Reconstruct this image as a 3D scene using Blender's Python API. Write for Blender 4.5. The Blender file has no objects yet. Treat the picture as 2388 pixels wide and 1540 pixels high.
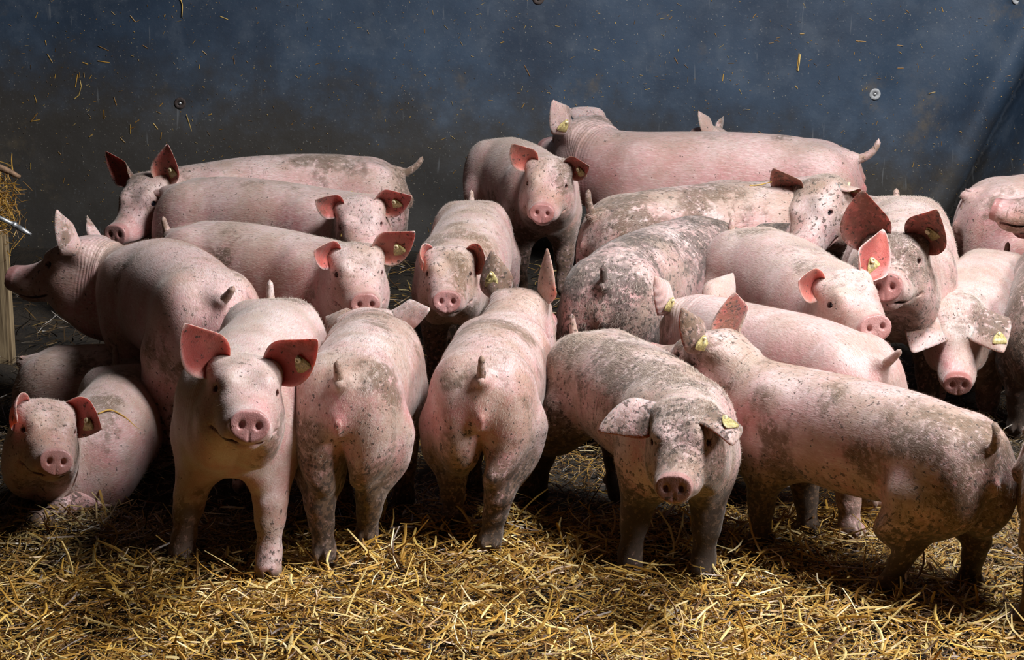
import bpy, math, random
import numpy as np
from mathutils import Vector, Matrix

# ------------------------------------------------------------------ camera, sky, lights, exposure
scene = bpy.context.scene
COL = scene.collection
CAM_H, CAM_PITCH, CAM_F = 2.5, 15.0, 5000.0          # metres, degrees down, focal length in px of the 2388 px frame

cam_data = bpy.data.cameras.new('camera')
cam_data.sensor_width = 36.0
cam_data.lens = 36.0 * CAM_F / 2388.0
cam_data.clip_end = 100
camera = bpy.data.objects.new('camera', cam_data)
camera.location = (0, 0, CAM_H)
camera.rotation_euler = (math.radians(90 - CAM_PITCH), 0, 0)
COL.objects.link(camera)
scene.camera = camera

world = bpy.data.worlds.new('barn_air'); scene.world = world
world.use_nodes = True
wb = world.node_tree.nodes['Background']
wb.inputs[0].default_value = (1.0, 0.74, 0.60, 1); wb.inputs[1].default_value = 0.014

def area_light(name, loc, target, size, energy, color, size_y=None):
    d = bpy.data.lights.new(name, 'AREA')
    d.shape = 'RECTANGLE'; d.size = size; d.size_y = size_y or size
    d.energy = energy; d.color = color
    o = bpy.data.objects.new(name, d)
    o.location = loc
    o.rotation_euler = (Vector(target) - Vector(loc)).to_track_quat('-Z', 'Y').to_euler()
    COL.objects.link(o)
    return o

# daylight through the roof lights above the pen and through the open side on the right
area_light('roof_light', (1.9, 6.6, 4.6), (0.3, 7.7, 0.4), 1.1, 320, (0.97, 0.98, 1.0), 1.1)
area_light('open_side', (6.3, 4.4, 4.7), (0.2, 7.8, 0.3), 1.7, 400, (1.0, 0.98, 0.97), 1.7)

vs = scene.view_settings
vs.view_transform = 'Standard'; vs.look = 'None'; vs.gamma = 1.0; vs.use_curve_mapping = False
vs.exposure = 0.14
cy = scene.cycles
cy.max_bounces = 6; cy.diffuse_bounces = 3; cy.glossy_bounces = 2; cy.transmission_bounces = 2
cy.caustics_reflective = False; cy.caustics_refractive = False
cy.adaptive_threshold = 0.02

# ---------------------------------------------------------------- pig rig (numpy)
def sstep(a, b, x):
    t = np.clip((x - a) / (b - a), 0, 1)
    return t * t * (3 - 2 * t)

ZREF = 0.50
SGRID = np.arange(-0.70, 1.00001, 0.01)
S0 = int(round(0.70 / 0.01))

def _win(a, b):
    w = np.where((SGRID >= a) & (SGRID <= b), np.sin(np.pi * (SGRID - a) / (b - a)) ** 2, 0.0)
    return w / w.sum()

W_FRONT, W_REAR = _win(0.0, 0.36), _win(-0.40, 0.0)
W_NECK, W_HEAD = _win(0.30, 0.56), _win(0.44, 0.61)

def _rx(a):
    c, s = math.cos(a), math.sin(a); return np.array([[1, 0, 0], [0, c, -s], [0, s, c]])
def _ry(a):
    c, s = math.cos(a), math.sin(a); return np.array([[c, 0, s], [0, 1, 0], [-s, 0, c]])
def _rz(a):
    c, s = math.cos(a), math.sin(a); return np.array([[c, -s, 0], [s, c, 0], [0, 0, 1]])

DEF = dict(x=0, y=0, z=0, yaw=0, S=1, pitch=0, roll=0, bf=0, br=0, bpf=0, bpr=0, ny=0, np=0, hy=0, hp=0, hr=0,
           fl=(0, 0, 0), fr=(0, 0, 0), hl=(0, 0, 0), hrr=(0, 0, 0),
           el=(30, 0, 0), er=(30, 0, 0), fat=1.0, leg=1.0, len=1.0)

def frames(p):
    """curve of the spine: positions and frames along SGRID (degrees in p; yaw to the left +, pitch up +)"""
    D = math.pi / 180
    ky = (p['bf'] * W_FRONT + p['br'] * W_REAR + p['ny'] * W_NECK + p['hy'] * W_HEAD) * D
    kp = (p['bpf'] * W_FRONT + p['bpr'] * W_REAR + p['np'] * W_NECK + p['hp'] * W_HEAD) * D
    kr = (p['hr'] * 0.5 * W_NECK + p['hr'] * 0.5 * W_HEAD) * D
    n = len(SGRID)
    R = np.zeros((n, 3, 3)); C = np.zeros((n, 3))
    R[S0] = np.eye(3); C[S0] = (0, 0, ZREF)
    st = 0.01 * (1 + (p['len'] - 1) * (np.abs(SGRID) < 0.42))
    for i in range(S0, n - 1):
        C[i + 1] = C[i] + R[i][:, 0] * st[i]
        A = R[i]
        if ky[i]: A = A @ _rz(ky[i])
        if kp[i]: A = A @ _ry(-kp[i])
        if kr[i]: A = A @ _rx(kr[i])
        R[i + 1] = A
    for i in range(S0, 0, -1):
        C[i - 1] = C[i] - R[i][:, 0] * st[i]
        A = R[i]
        if ky[i]: A = A @ _rz(-ky[i])
        if kp[i]: A = A @ _ry(kp[i])
        R[i - 1] = A
    return C, R

def along(C, R, s):
    f = np.clip((s + 0.70) / 0.01, 0, len(SGRID) - 1.001)
    i = f.astype(int); t = (f - i)
    c = C[i] * (1 - t)[:, None] + C[i + 1] * t[:, None]
    r = R[i] * (1 - t)[:, None, None] + R[i + 1] * t[:, None, None]
    return c, r

LEGS = [('fl', 0.285, 1, 0.40), ('fr', 0.285, -1, 0.40), ('hl', -0.345, 1, 0.44), ('hrr', -0.345, -1, 0.44)]

def world(p, q):
    """pig space -> world"""
    D = math.pi / 180
    M = _rz(p['yaw'] * D) @ _ry(-p['pitch'] * D) @ _rx(p['roll'] * D)
    q = q.copy()
    q = q @ M.T * p['S']
    return q + np.array([p['x'], p['y'], p['z']])

def leg_weights(v):
    """how much each vertex belongs to each of the four legs"""
    out = []
    for k, xs, sd, za in LEGS:
        hi, lo = (za - 0.02, 0.22) if k[0] == 'f' else (za - 0.03, 0.24)
        w = 1 - sstep(lo, hi, v[:, 2])
        w = w * (np.abs(v[:, 0] - xs) < 0.27) * (v[:, 1] * sd > 0)
        w = w * (1 - sstep(0.155, 0.23, np.abs(v[:, 0] - xs)))
        w = w * sstep(0.0, 0.045, v[:, 1] * sd)
        out.append(w)
    return out

def deform(p, v, fr=None, wl=None):
    C, R = fr if fr is not None else frames(p)
    v = v.copy()
    fat = p['fat']
    bel = (1 - sstep(0.40, 0.56, v[:, 0])) * sstep(-0.5, -0.3, v[:, 0])
    v[:, 1] *= 1 + (fat - 1) * bel
    if p['leg'] != 1:
        v[:, 2] = np.where(v[:, 2] < 0.30, 0.30 + (v[:, 2] - 0.30) * p['leg'], v[:, 2])
    c, r = along(C, R, v[:, 0])
    off = np.stack([np.zeros(len(v)), v[:, 1], v[:, 2] - ZREF], 1)
    out = c + np.einsum('nij,nj->ni', r, off)
    if wl is None: wl = leg_weights(v)
    D = math.pi / 180
    for (k, xs, sd, za), w in zip(LEGS, wl):
        m = w > 1e-4
        if not m.any(): continue
        q = v[m].copy()
        sw, lat, bend = p[k][:3]
        rot = p[k][3] if len(p[k]) > 3 else 0
        zb = np.maximum(q[:, 2], 0.05)
        h = np.maximum(za - zb, 0)
        q[:, 0] += math.tan(sw * D) * h
        q[:, 1] += math.tan(lat * D) * h * sd
        t = np.clip(h / (za - 0.05), 0, 1)
        q[:, 0] += bend * 4 * t * (1 - t)
        if rot:
            a = rot * D
            dz = q[:, 2] - za; dx = q[:, 0] - xs
            q[:, 0] = xs + dx * math.cos(a) - dz * math.sin(a)
            q[:, 2] = za + dx * math.sin(a) + dz * math.cos(a)
        i = int(round((xs + 0.70) / 0.01))
        lq = C[i] + (q - np.array([xs, 0, ZREF])) @ R[i].T
        out[m] = out[m] * (1 - w[m])[:, None] + lq * w[m][:, None]
    return world(p, out)

IH = int(round((0.64 + 0.70) / 0.01)); IT = int(round((-0.47 + 0.70) / 0.01))

def rigid(p, q, which, fr=None):
    """points given in rest space that ride stiffly on the head or on the tail root"""
    C, R = fr if fr is not None else frames(p)
    i, s = (IH, 0.64) if which == 'head' else (IT, -0.47)
    return world(p, C[i] + (np.asarray(q, float) - np.array([s, 0, ZREF])) @ R[i].T)

EAR_ROOT = np.array([0.592, 0.082, 0.672])
def ear_axes(sd, a):
    """a = (elevation, azimuth to the front, twist): length direction d and opening direction n in head space"""
    D = math.pi / 180
    e, z = a[0] * D, a[1] * D
    d = np.array([math.cos(e) * math.sin(z), sd * math.cos(e) * math.cos(z), math.sin(e)])
    f = np.array([1.0, 0, -0.15])
    n = f - d * (f @ d)
    if np.linalg.norm(n) < 0.2: n = np.array([0, 0, -1.0]) - d * (-d[2])
    n /= np.linalg.norm(n)
    t = (a[2] if len(a) > 2 else 0) * D * sd
    c = np.cross(d, n)
    n = n * math.cos(t) + c * math.sin(t)
    return d, n

EARLEN = 0.205
def ear_tip(sd, a):
    d, n = ear_axes(sd, a)
    size = a[5] if len(a) > 5 else 1.0
    return EAR_ROOT * np.array([1, sd, 1]) + d * EARLEN * size * 0.95

# ---------------------------------------------------------------- the pig's body as one surface
def smin(a, b, k):
    h = np.clip(0.5 + 0.5 * (b - a) / k, 0, 1)
    return b + (a - b) * h - k * h * (1 - h)
def smax(a, b, k):
    return -smin(-a, -b, k)

def hermite(xs, ys, x):
    """smooth monotone-ish interpolation through the stations"""
    xs = np.asarray(xs, float); ys = np.asarray(ys, float)
    m = np.gradient(ys, xs)
    x = np.clip(x, xs[0], xs[-1])
    i = np.clip(np.searchsorted(xs, x) - 1, 0, len(xs) - 2)
    h = xs[i + 1] - xs[i]; t = (x - xs[i]) / h
    return ((1 + 2 * t) * (1 - t) ** 2 * ys[i] + t * (1 - t) ** 2 * h * m[i]
            + t * t * (3 - 2 * t) * ys[i + 1] + t * t * (t - 1) * h * m[i + 1])

def body_field(X, Y, Z):
    """signed distance-like field on the half space Y >= 0 (axes are 1-D arrays)"""
    x = X[:, None, None]; y = Y[None, :, None]; z = Z[None, None, :]
    def loft(s, top, bot, hw, n=2.0, egg=0.0):
        t = hermite(s, top, X)[:, None, None]; b = hermite(s, bot, X)[:, None, None]; w = hermite(s, hw, X)[:, None, None]
        c = (t + b) / 2; h = np.maximum((t - b) / 2, 0.004); w = np.maximum(w, 0.004)
        u = (z - c) / h
        ww = w * (1 - egg * u)
        r = (np.abs(y / np.maximum(ww, 0.004)) ** n + np.abs(u) ** n) ** (1 / n)
        d = (r - 1) * np.minimum(w, h)
        e = np.maximum(s[0] - X, X - s[-1])[:, None, None]
        return np.maximum(d, e)
    def ell(c, r):
        dx, dy, dz = (x - c[0]) / r[0], (y - c[1]) / r[1], (z - c[2]) / r[2]
        k0 = np.sqrt(dx * dx + dy * dy + dz * dz)
        k1 = np.sqrt((dx / r[0]) ** 2 + (dy / r[1]) ** 2 + (dz / r[2]) ** 2) + 1e-9
        return k0 * (k0 - 1) / k1
    def cone(a, b, ra, rb, fy=1.0):
        a = np.array(a, float); b = np.array(b, float); ab = b - a
        t = ((x - a[0]) * ab[0] + (y - a[1]) * ab[1] + (z - a[2]) * ab[2]) / (ab @ ab)
        t = np.clip(t, 0, 1)
        q = (x - a[0] - t * ab[0]) ** 2 + ((y - a[1] - t * ab[1]) * fy) ** 2 + (z - a[2] - t * ab[2]) ** 2
        return np.sqrt(q) - (ra + (rb - ra) * t)
    S = [-.545, -.52, -.47, -.40, -.30, -.15, 0, .15, .28, .40, .50, .60, .68]
    f = loft(S, [.500, .565, .622, .658, .680, .690, .690, .684, .680, .684, .692, .690, .660],
                [.490, .440, .395, .365, .335, .310, .298, .300, .315, .345, .385, .425, .46],
                [.006, .060, .100, .130, .152, .168, .174, .170, .158, .140, .122, .098, .07], 2.25, 0.06)
    # hams, rump and shoulders
    f = smin(f, ell((-.365, .085, .470), (.155, .092, .185)), .05)
    f = smin(f, ell((-.435, .075, .400), (.095, .075, .150)), .035)
    f = smin(f, ell((-.31, .108, .36), (.110, .062, .130)), .05)
    f = smin(f, ell((.27, .100, .45), (.130, .072, .185)), .06)
    f = smin(f, ell((.325, .075, .37), (.090, .070, .110)), .05)
    f = smin(f, ell((.39, .0, .42), (.110, .085, .105)), .05)
    # legs
    g = cone((.275, .108, .40), (.292, .104, .225), .078, .047)
    g = smin(g, cone((.292, .104, .225), (.288, .104, .175), .047, .043), .02)
    g = smin(g, cone((.288, .104, .175), (.282, .104, .075), .040, .033), .02)
    g = smin(g, cone((.282, .104, .075), (.300, .104, .030), .035, .040), .02)
    f = smin(f, g, .045)
    g = cone((-.33, .108, .40), (-.325, .110, .30), .095, .078)
    g = smin(g, cone((-.325, .110, .30), (-.395, .104, .215), .078, .046), .04)
    g = smin(g, cone((-.395, .104, .215), (-.388, .104, .160), .045, .038), .02)
    g = smin(g, cone((-.388, .104, .160), (-.378, .104, .075), .037, .033), .02)
    g = smin(g, cone((-.378, .104, .075), (-.356, .104, .030), .035, .040), .02)
    g = smin(g, ell((-.425, .104, .222), (.022, .020, .035)), .02)
    f = smin(f, g, .045)
    for hx in (.282, -.378):
        f = smin(f, ell((hx - .040, .088, .070), (.012, .011, .020)), .008)
        f = smin(f, ell((hx - .040, .120, .070), (.012, .011, .020)), .008)
    # head
    H = [.50, .56, .62, .67, .72, .77, .82, .855, .882]
    h = loft(H, [.690, .708, .706, .682, .640, .598, .572, .562, .556],
                [.400, .425, .440, .448, .454, .458, .462, .466, .472],
                [.118, .113, .109, .103, .090, .072, .060, .054, .049], 2.35, 0.0)
    f = smin(f, h, .03)
    f = smin(f, ell((.585, .072, .500), (.105, .055, .085)), .05)      # cheeks
    f = smin(f, ell((.50, .055, .440), (.100, .065, .075)), .05)       # jowls
    f = smin(f, ell((.672, .054, .628), (.060, .028, .030)), .04)      # brows
    f = smin(f, ell((.590, .074, .662), (.040, .034, .034)), .04)      # ear bases
    f = smin(f, ell((.78, .046, .500), (.070, .026, .032)), .03)       # upper lips
    f = smin(f, ell((.800, .0, .462), (.050, .036, .020)), .015)       # lower jaw
    # mouth line
    mz = .470 + .05 * np.clip((.80 - x) / .1, 0, 1) ** 2 * 0.6
    m = np.maximum(np.abs(z - mz) - .0035, np.maximum(np.maximum(.695 - x, x - .845), .02 - y))
    f = smax(f, -m, .006)
    # snout disc with nostrils
    dz = .514
    sx = .874 + (z - dz) * -0.10
    disc = np.maximum((np.sqrt((y / 1.30) ** 2 + (z - dz - .10 * np.abs(y)) ** 2) - .0425), np.abs(x - sx) - .0125)
    f = smin(f, disc, .012)
    nos = ell((.890, .0235, .518), (.020, .0095, .0120))
    f = smax(f, -nos, .006)
    f = smax(f, -ell((.893, .0, .487), (.008, .003, .02)), .006)
    # eyes: lids and sockets
    ex, ey, ez = EYE
    f = smin(f, ell((ex - .006, ey - .004, ez), (.030, .015, .021)), .012)
    f = smax(f, -ell((ex + .004, ey + .006, ez), (.0168, .0145, .0125)), .005)
    f = smin(f, cone((ex - .025, ey + .004, ez + .017), (ex + .018, ey - .004, ez + .013), .004, .0035), .007)
    f = smin(f, cone((ex - .022, ey + .003, ez - .015), (ex + .016, ey - .003, ez - .014), .0035, .003), .006)
    # folds of skin behind the cheek and under the tail
    f = smin(f, ell((-.535, .0, .475), (.018, .012, .030)), .025)
    f = smax(f, -ell((-.560, .0, .535), (.018, .010, .018)), .012)
    f = smin(f, ell((-.478, .0, .606), (.055, .028, .028)), .04)       # root of the tail
    # cleft of the hooves
    for hx in (.318, -.338):
        f = smax(f, -np.maximum(np.abs(y - .104) - .004, np.maximum(z - .034, hx - .010 - x)), .006)
    f = np.maximum(f, -z + .0)
    return f

EYE = (.694, .0735, .606)

def surface_nets(F, X, Y, Z):
    n0, n1, n2 = F.shape
    neg = F < 0
    cnt = np.zeros((n0 - 1, n1 - 1, n2 - 1), np.int8)
    for a in (0, 1):
        for b in (0, 1):
            for c in (0, 1):
                cnt += neg[a:n0 - 1 + a, b:n1 - 1 + b, c:n2 - 1 + c]
    act = (cnt > 0) & (cnt < 8)
    idx = -np.ones(act.shape, np.int64)
    ii, jj, kk = np.nonzero(act)
    idx[ii, jj, kk] = np.arange(len(ii))
    acc = np.zeros((len(ii), 3)); num = np.zeros(len(ii))
    def edge(o1, o2):
        a = F[ii + o1[0], jj + o1[1], kk + o1[2]]; b = F[ii + o2[0], jj + o2[1], kk + o2[2]]
        m = (a < 0) != (b < 0)
        t = np.where(m, a / np.where(a == b, 1, a - b), 0)
        p1 = np.stack([X[ii + o1[0]], Y[jj + o1[1]], Z[kk + o1[2]]], 1)
        p2 = np.stack([X[ii + o2[0]], Y[jj + o2[1]], Z[kk + o2[2]]], 1)
        p = p1 + (p2 - p1) * t[:, None]
        acc[m] += p[m]; num[m] += 1
    cs = [(a, b, c) for a in (0, 1) for b in (0, 1) for c in (0, 1)]
    for a in range(8):
        for b in range(a + 1, 8):
            if sum(abs(cs[a][k] - cs[b][k]) for k in range(3)) == 1: edge(cs[a], cs[b])
    V = acc / num[:, None]
    quads = []
    def faces(ax):
        sl1 = [slice(None)] * 3; sl2 = [slice(None)] * 3
        sl1[ax] = slice(0, -1); sl2[ax] = slice(1, None)
        A = neg[tuple(sl1)]; B = neg[tuple(sl2)]
        u, w = [(1, 2), (2, 0), (0, 1)][ax]
        e = np.array(np.nonzero(A != B))
        ok = (e[u] > 0) & (e[w] > 0) & (e[u] < F.shape[u] - 1) & (e[w] < F.shape[w] - 1)
        e = e[:, ok]
        ins = A[tuple(e)]
        def at(du, dw):
            q = e.copy(); q[u] -= du; q[w] -= dw
            return idx[tuple(q)]
        q = np.stack([at(1, 1), at(0, 1), at(0, 0), at(1, 0)], 1)
        q[~ins] = q[~ins][:, ::-1]
        quads.append(q)
    for ax in range(3): faces(ax)
    Q = np.concatenate(quads)
    return V, Q[(Q >= 0).all(1)]

def axis(*seg):
    out = []
    for a, b, h in seg:
        n = max(1, int(round((b - a) / h)))
        out.append(np.linspace(a, b, n, endpoint=False))
    return np.concatenate(out + [[seg[-1][1]]])

def build_base(q=1.0):
    X = axis((-.59, .46, .0090 * q), (.46, .66, .0062 * q), (.66, .905, .0042 * q))
    Yh = axis((0, .10, .0046 * q), (.10, .235, .0085 * q))
    Z = axis((-.012, .30, .0085 * q), (.30, .44, .0080 * q), (.44, .63, .0050 * q), (.63, .73, .0065 * q))
    F = body_field(X, Yh, Z).astype(np.float64)
    F = np.concatenate([F[:, :0:-1, :], F], 1)
    Y = np.concatenate([-Yh[:0:-1], Yh])
    V, Q = surface_nets(F, X, Y, Z)
    return V, Q

def ear_mesh(sd, a, nu=22, nv=15):
    """a = (el, az, twist, curl, cup, size, tipdroop): shell of an ear in rest space; returns V, Q, inner mask"""
    a = list(a) + [0, 0, 0, 30, 1.0, 1.0, 0.0, 18.0][len(a):]
    sweep = a[7] * math.pi / 180
    d, n = ear_axes(sd, a)
    curl, cup, size, droop = a[3] * math.pi / 180, a[4], a[5], a[6] * math.pi / 180
    L = EARLEN * size
    us = np.linspace(0, 1, nu)
    wd = hermite([0, .12, .30, .50, .70, .86, .95, 1.0], [.036, .056, .074, .070, .050, .028, .014, .004], us) * size
    pos = EAR_ROOT * np.array([1, sd, 1]) - d * 0.022 - n * 0.012
    D, N = d.copy(), n.copy()
    side = np.cross(D, N)
    rows_o, rows_i = [], []
    vs = np.linspace(-1, 1, nv)
    for k, u in enumerate(us):
        if k:
            st = L / (nu - 1)
            ca = curl * (2 * u) / (nu - 1)
            D, N = D * math.cos(ca) + N * math.sin(ca), N * math.cos(ca) - D * math.sin(ca)
            da = droop * (2 * u) / (nu - 1)
            if da:
                down = np.array([0, 0, -1.0]); ax = np.cross(D, down)
                l = np.linalg.norm(ax)
                if l > 1e-3:
                    ax /= l
                    D = D * math.cos(da) + np.cross(ax, D) * math.sin(da)
                    N = N * math.cos(da) + np.cross(ax, N) * math.sin(da) + ax * (ax @ N) * (1 - math.cos(da))
            D = D - np.cross(D, N) * (sd * sweep * 2 * u / (nu - 1))
            D /= np.linalg.norm(D); N -= D * (N @ D); N /= np.linalg.norm(N)
            side = np.cross(D, N)
            pos = pos + D * st
        A = math.radians(112) * (1 - sstep(0, .5, u)) * min(cup, 1.25) + math.radians(34) * cup * sstep(0, .5, u) + 0.05
        rho = wd[k] / A
        th = (.0042 * (1 - .55 * u)) * (1 - 0.75 * np.abs(vs) ** 3)
        ang = vs * A
        rip = .0022 * math.sin(u * 6 + 1.3 + sd) * np.abs(vs) ** 2 * u
        lat = rho * np.sin(ang); dep = rho * (1 - np.cos(ang)) + rip
        nrm_l, nrm_d = -np.sin(ang), np.cos(ang)
        mid = pos + side[None, :] * lat[:, None] + N[None, :] * dep[:, None]
        nn = side[None, :] * nrm_l[:, None] + N[None, :] * nrm_d[:, None]
        rows_i.append(mid + nn * th[:, None]); rows_o.append(mid - nn * th[:, None])
    V = np.concatenate([np.concatenate(rows_i), np.concatenate(rows_o)])
    M = nu * nv
    Q = []
    for i in range(nu - 1):
        for j in range(nv - 1):
            q = [i * nv + j, i * nv + j + 1, (i + 1) * nv + j + 1, (i + 1) * nv + j]
            Q.append(q[::-1] if False else q); Q.append([M + t for t in q[::-1]])
        for j, fl in ((0, 0), (nv - 1, 1)):
            q = [i * nv + j, (i + 1) * nv + j, M + (i + 1) * nv + j, M + i * nv + j]
            Q.append(q if not fl else q[::-1])
    for j in range(nv - 1):
        i = nu - 1
        Q.append([i * nv + j, i * nv + j + 1, M + i * nv + j + 1, M + i * nv + j])
    Q = np.array(Q)
    # orient: side axis flips with the ear, so test one inner quad
    q = Q[0]; nq = np.cross(V[q[1]] - V[q[0]], V[q[3]] - V[q[0]])
    inn = np.zeros(len(V))
    uu = np.repeat(us, nv); vv = np.tile(vs, nu)
    inn[:M] = (1 - sstep(.80, 1.0, np.abs(vv))) * (1 - sstep(.9, 1.0, uu))
    if nq @ n < 0: Q = Q[:, ::-1]
    return V, Q, inn

def tail_mesh(a, nu=16, nv=10):
    """a = (elevation, side, curl, length, curl side)"""
    a = list(a) + [50, 0, 30, .11, 0][len(a):]
    D_ = math.pi / 180
    e, s = a[0] * D_, a[1] * D_
    d = np.array([-math.cos(e) * math.cos(s), math.sin(s) * math.cos(e), math.sin(e)])
    up = np.array([0, 0, 1.0]) if abs(d[2]) < .9 else np.array([1.0, 0, 0])
    cdir = up - d * (up @ d); cdir /= np.linalg.norm(cdir)
    sid = np.cross(d, cdir)
    cdir = cdir * math.cos(a[4] * D_) + sid * math.sin(a[4] * D_)
    pos = np.array([-.500, 0, .598]) - d * .03
    rows = []
    L = a[3] + .03
    for k in range(nu):
        u = k / (nu - 1)
        if k:
            c = a[2] * D_ * (2 * u) / (nu - 1)
            d, cdir = d * math.cos(c) + cdir * math.sin(c), cdir * math.cos(c) - d * math.sin(c)
            pos = pos + d * L / (nu - 1)
        sid = np.cross(d, cdir)
        r = (.024 - .0125 * min(u * 1.15, 1) ** .8) * (1 + .04 * math.sin(k * 2.6))
        if u > .88: r *= math.sqrt(max(0.03, 1 - ((u - .88) / .12) ** 2))
        th = np.linspace(0, 2 * math.pi, nv, endpoint=False)
        rows.append(pos + (cdir[None] * np.cos(th)[:, None] + sid[None] * np.sin(th)[:, None]) * r)
    V = np.concatenate(rows + [[pos + d * .002]])
    Q = []
    for i in range(nu - 1):
        for j in range(nv):
            k = (j + 1) % nv
            Q.append([i * nv + j, i * nv + k, (i + 1) * nv + k, (i + 1) * nv + j])
    T = [[(nu - 1) * nv + j, (nu - 1) * nv + (j + 1) % nv, nu * nv] for j in range(nv)]
    return V, np.array(Q), T

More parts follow.
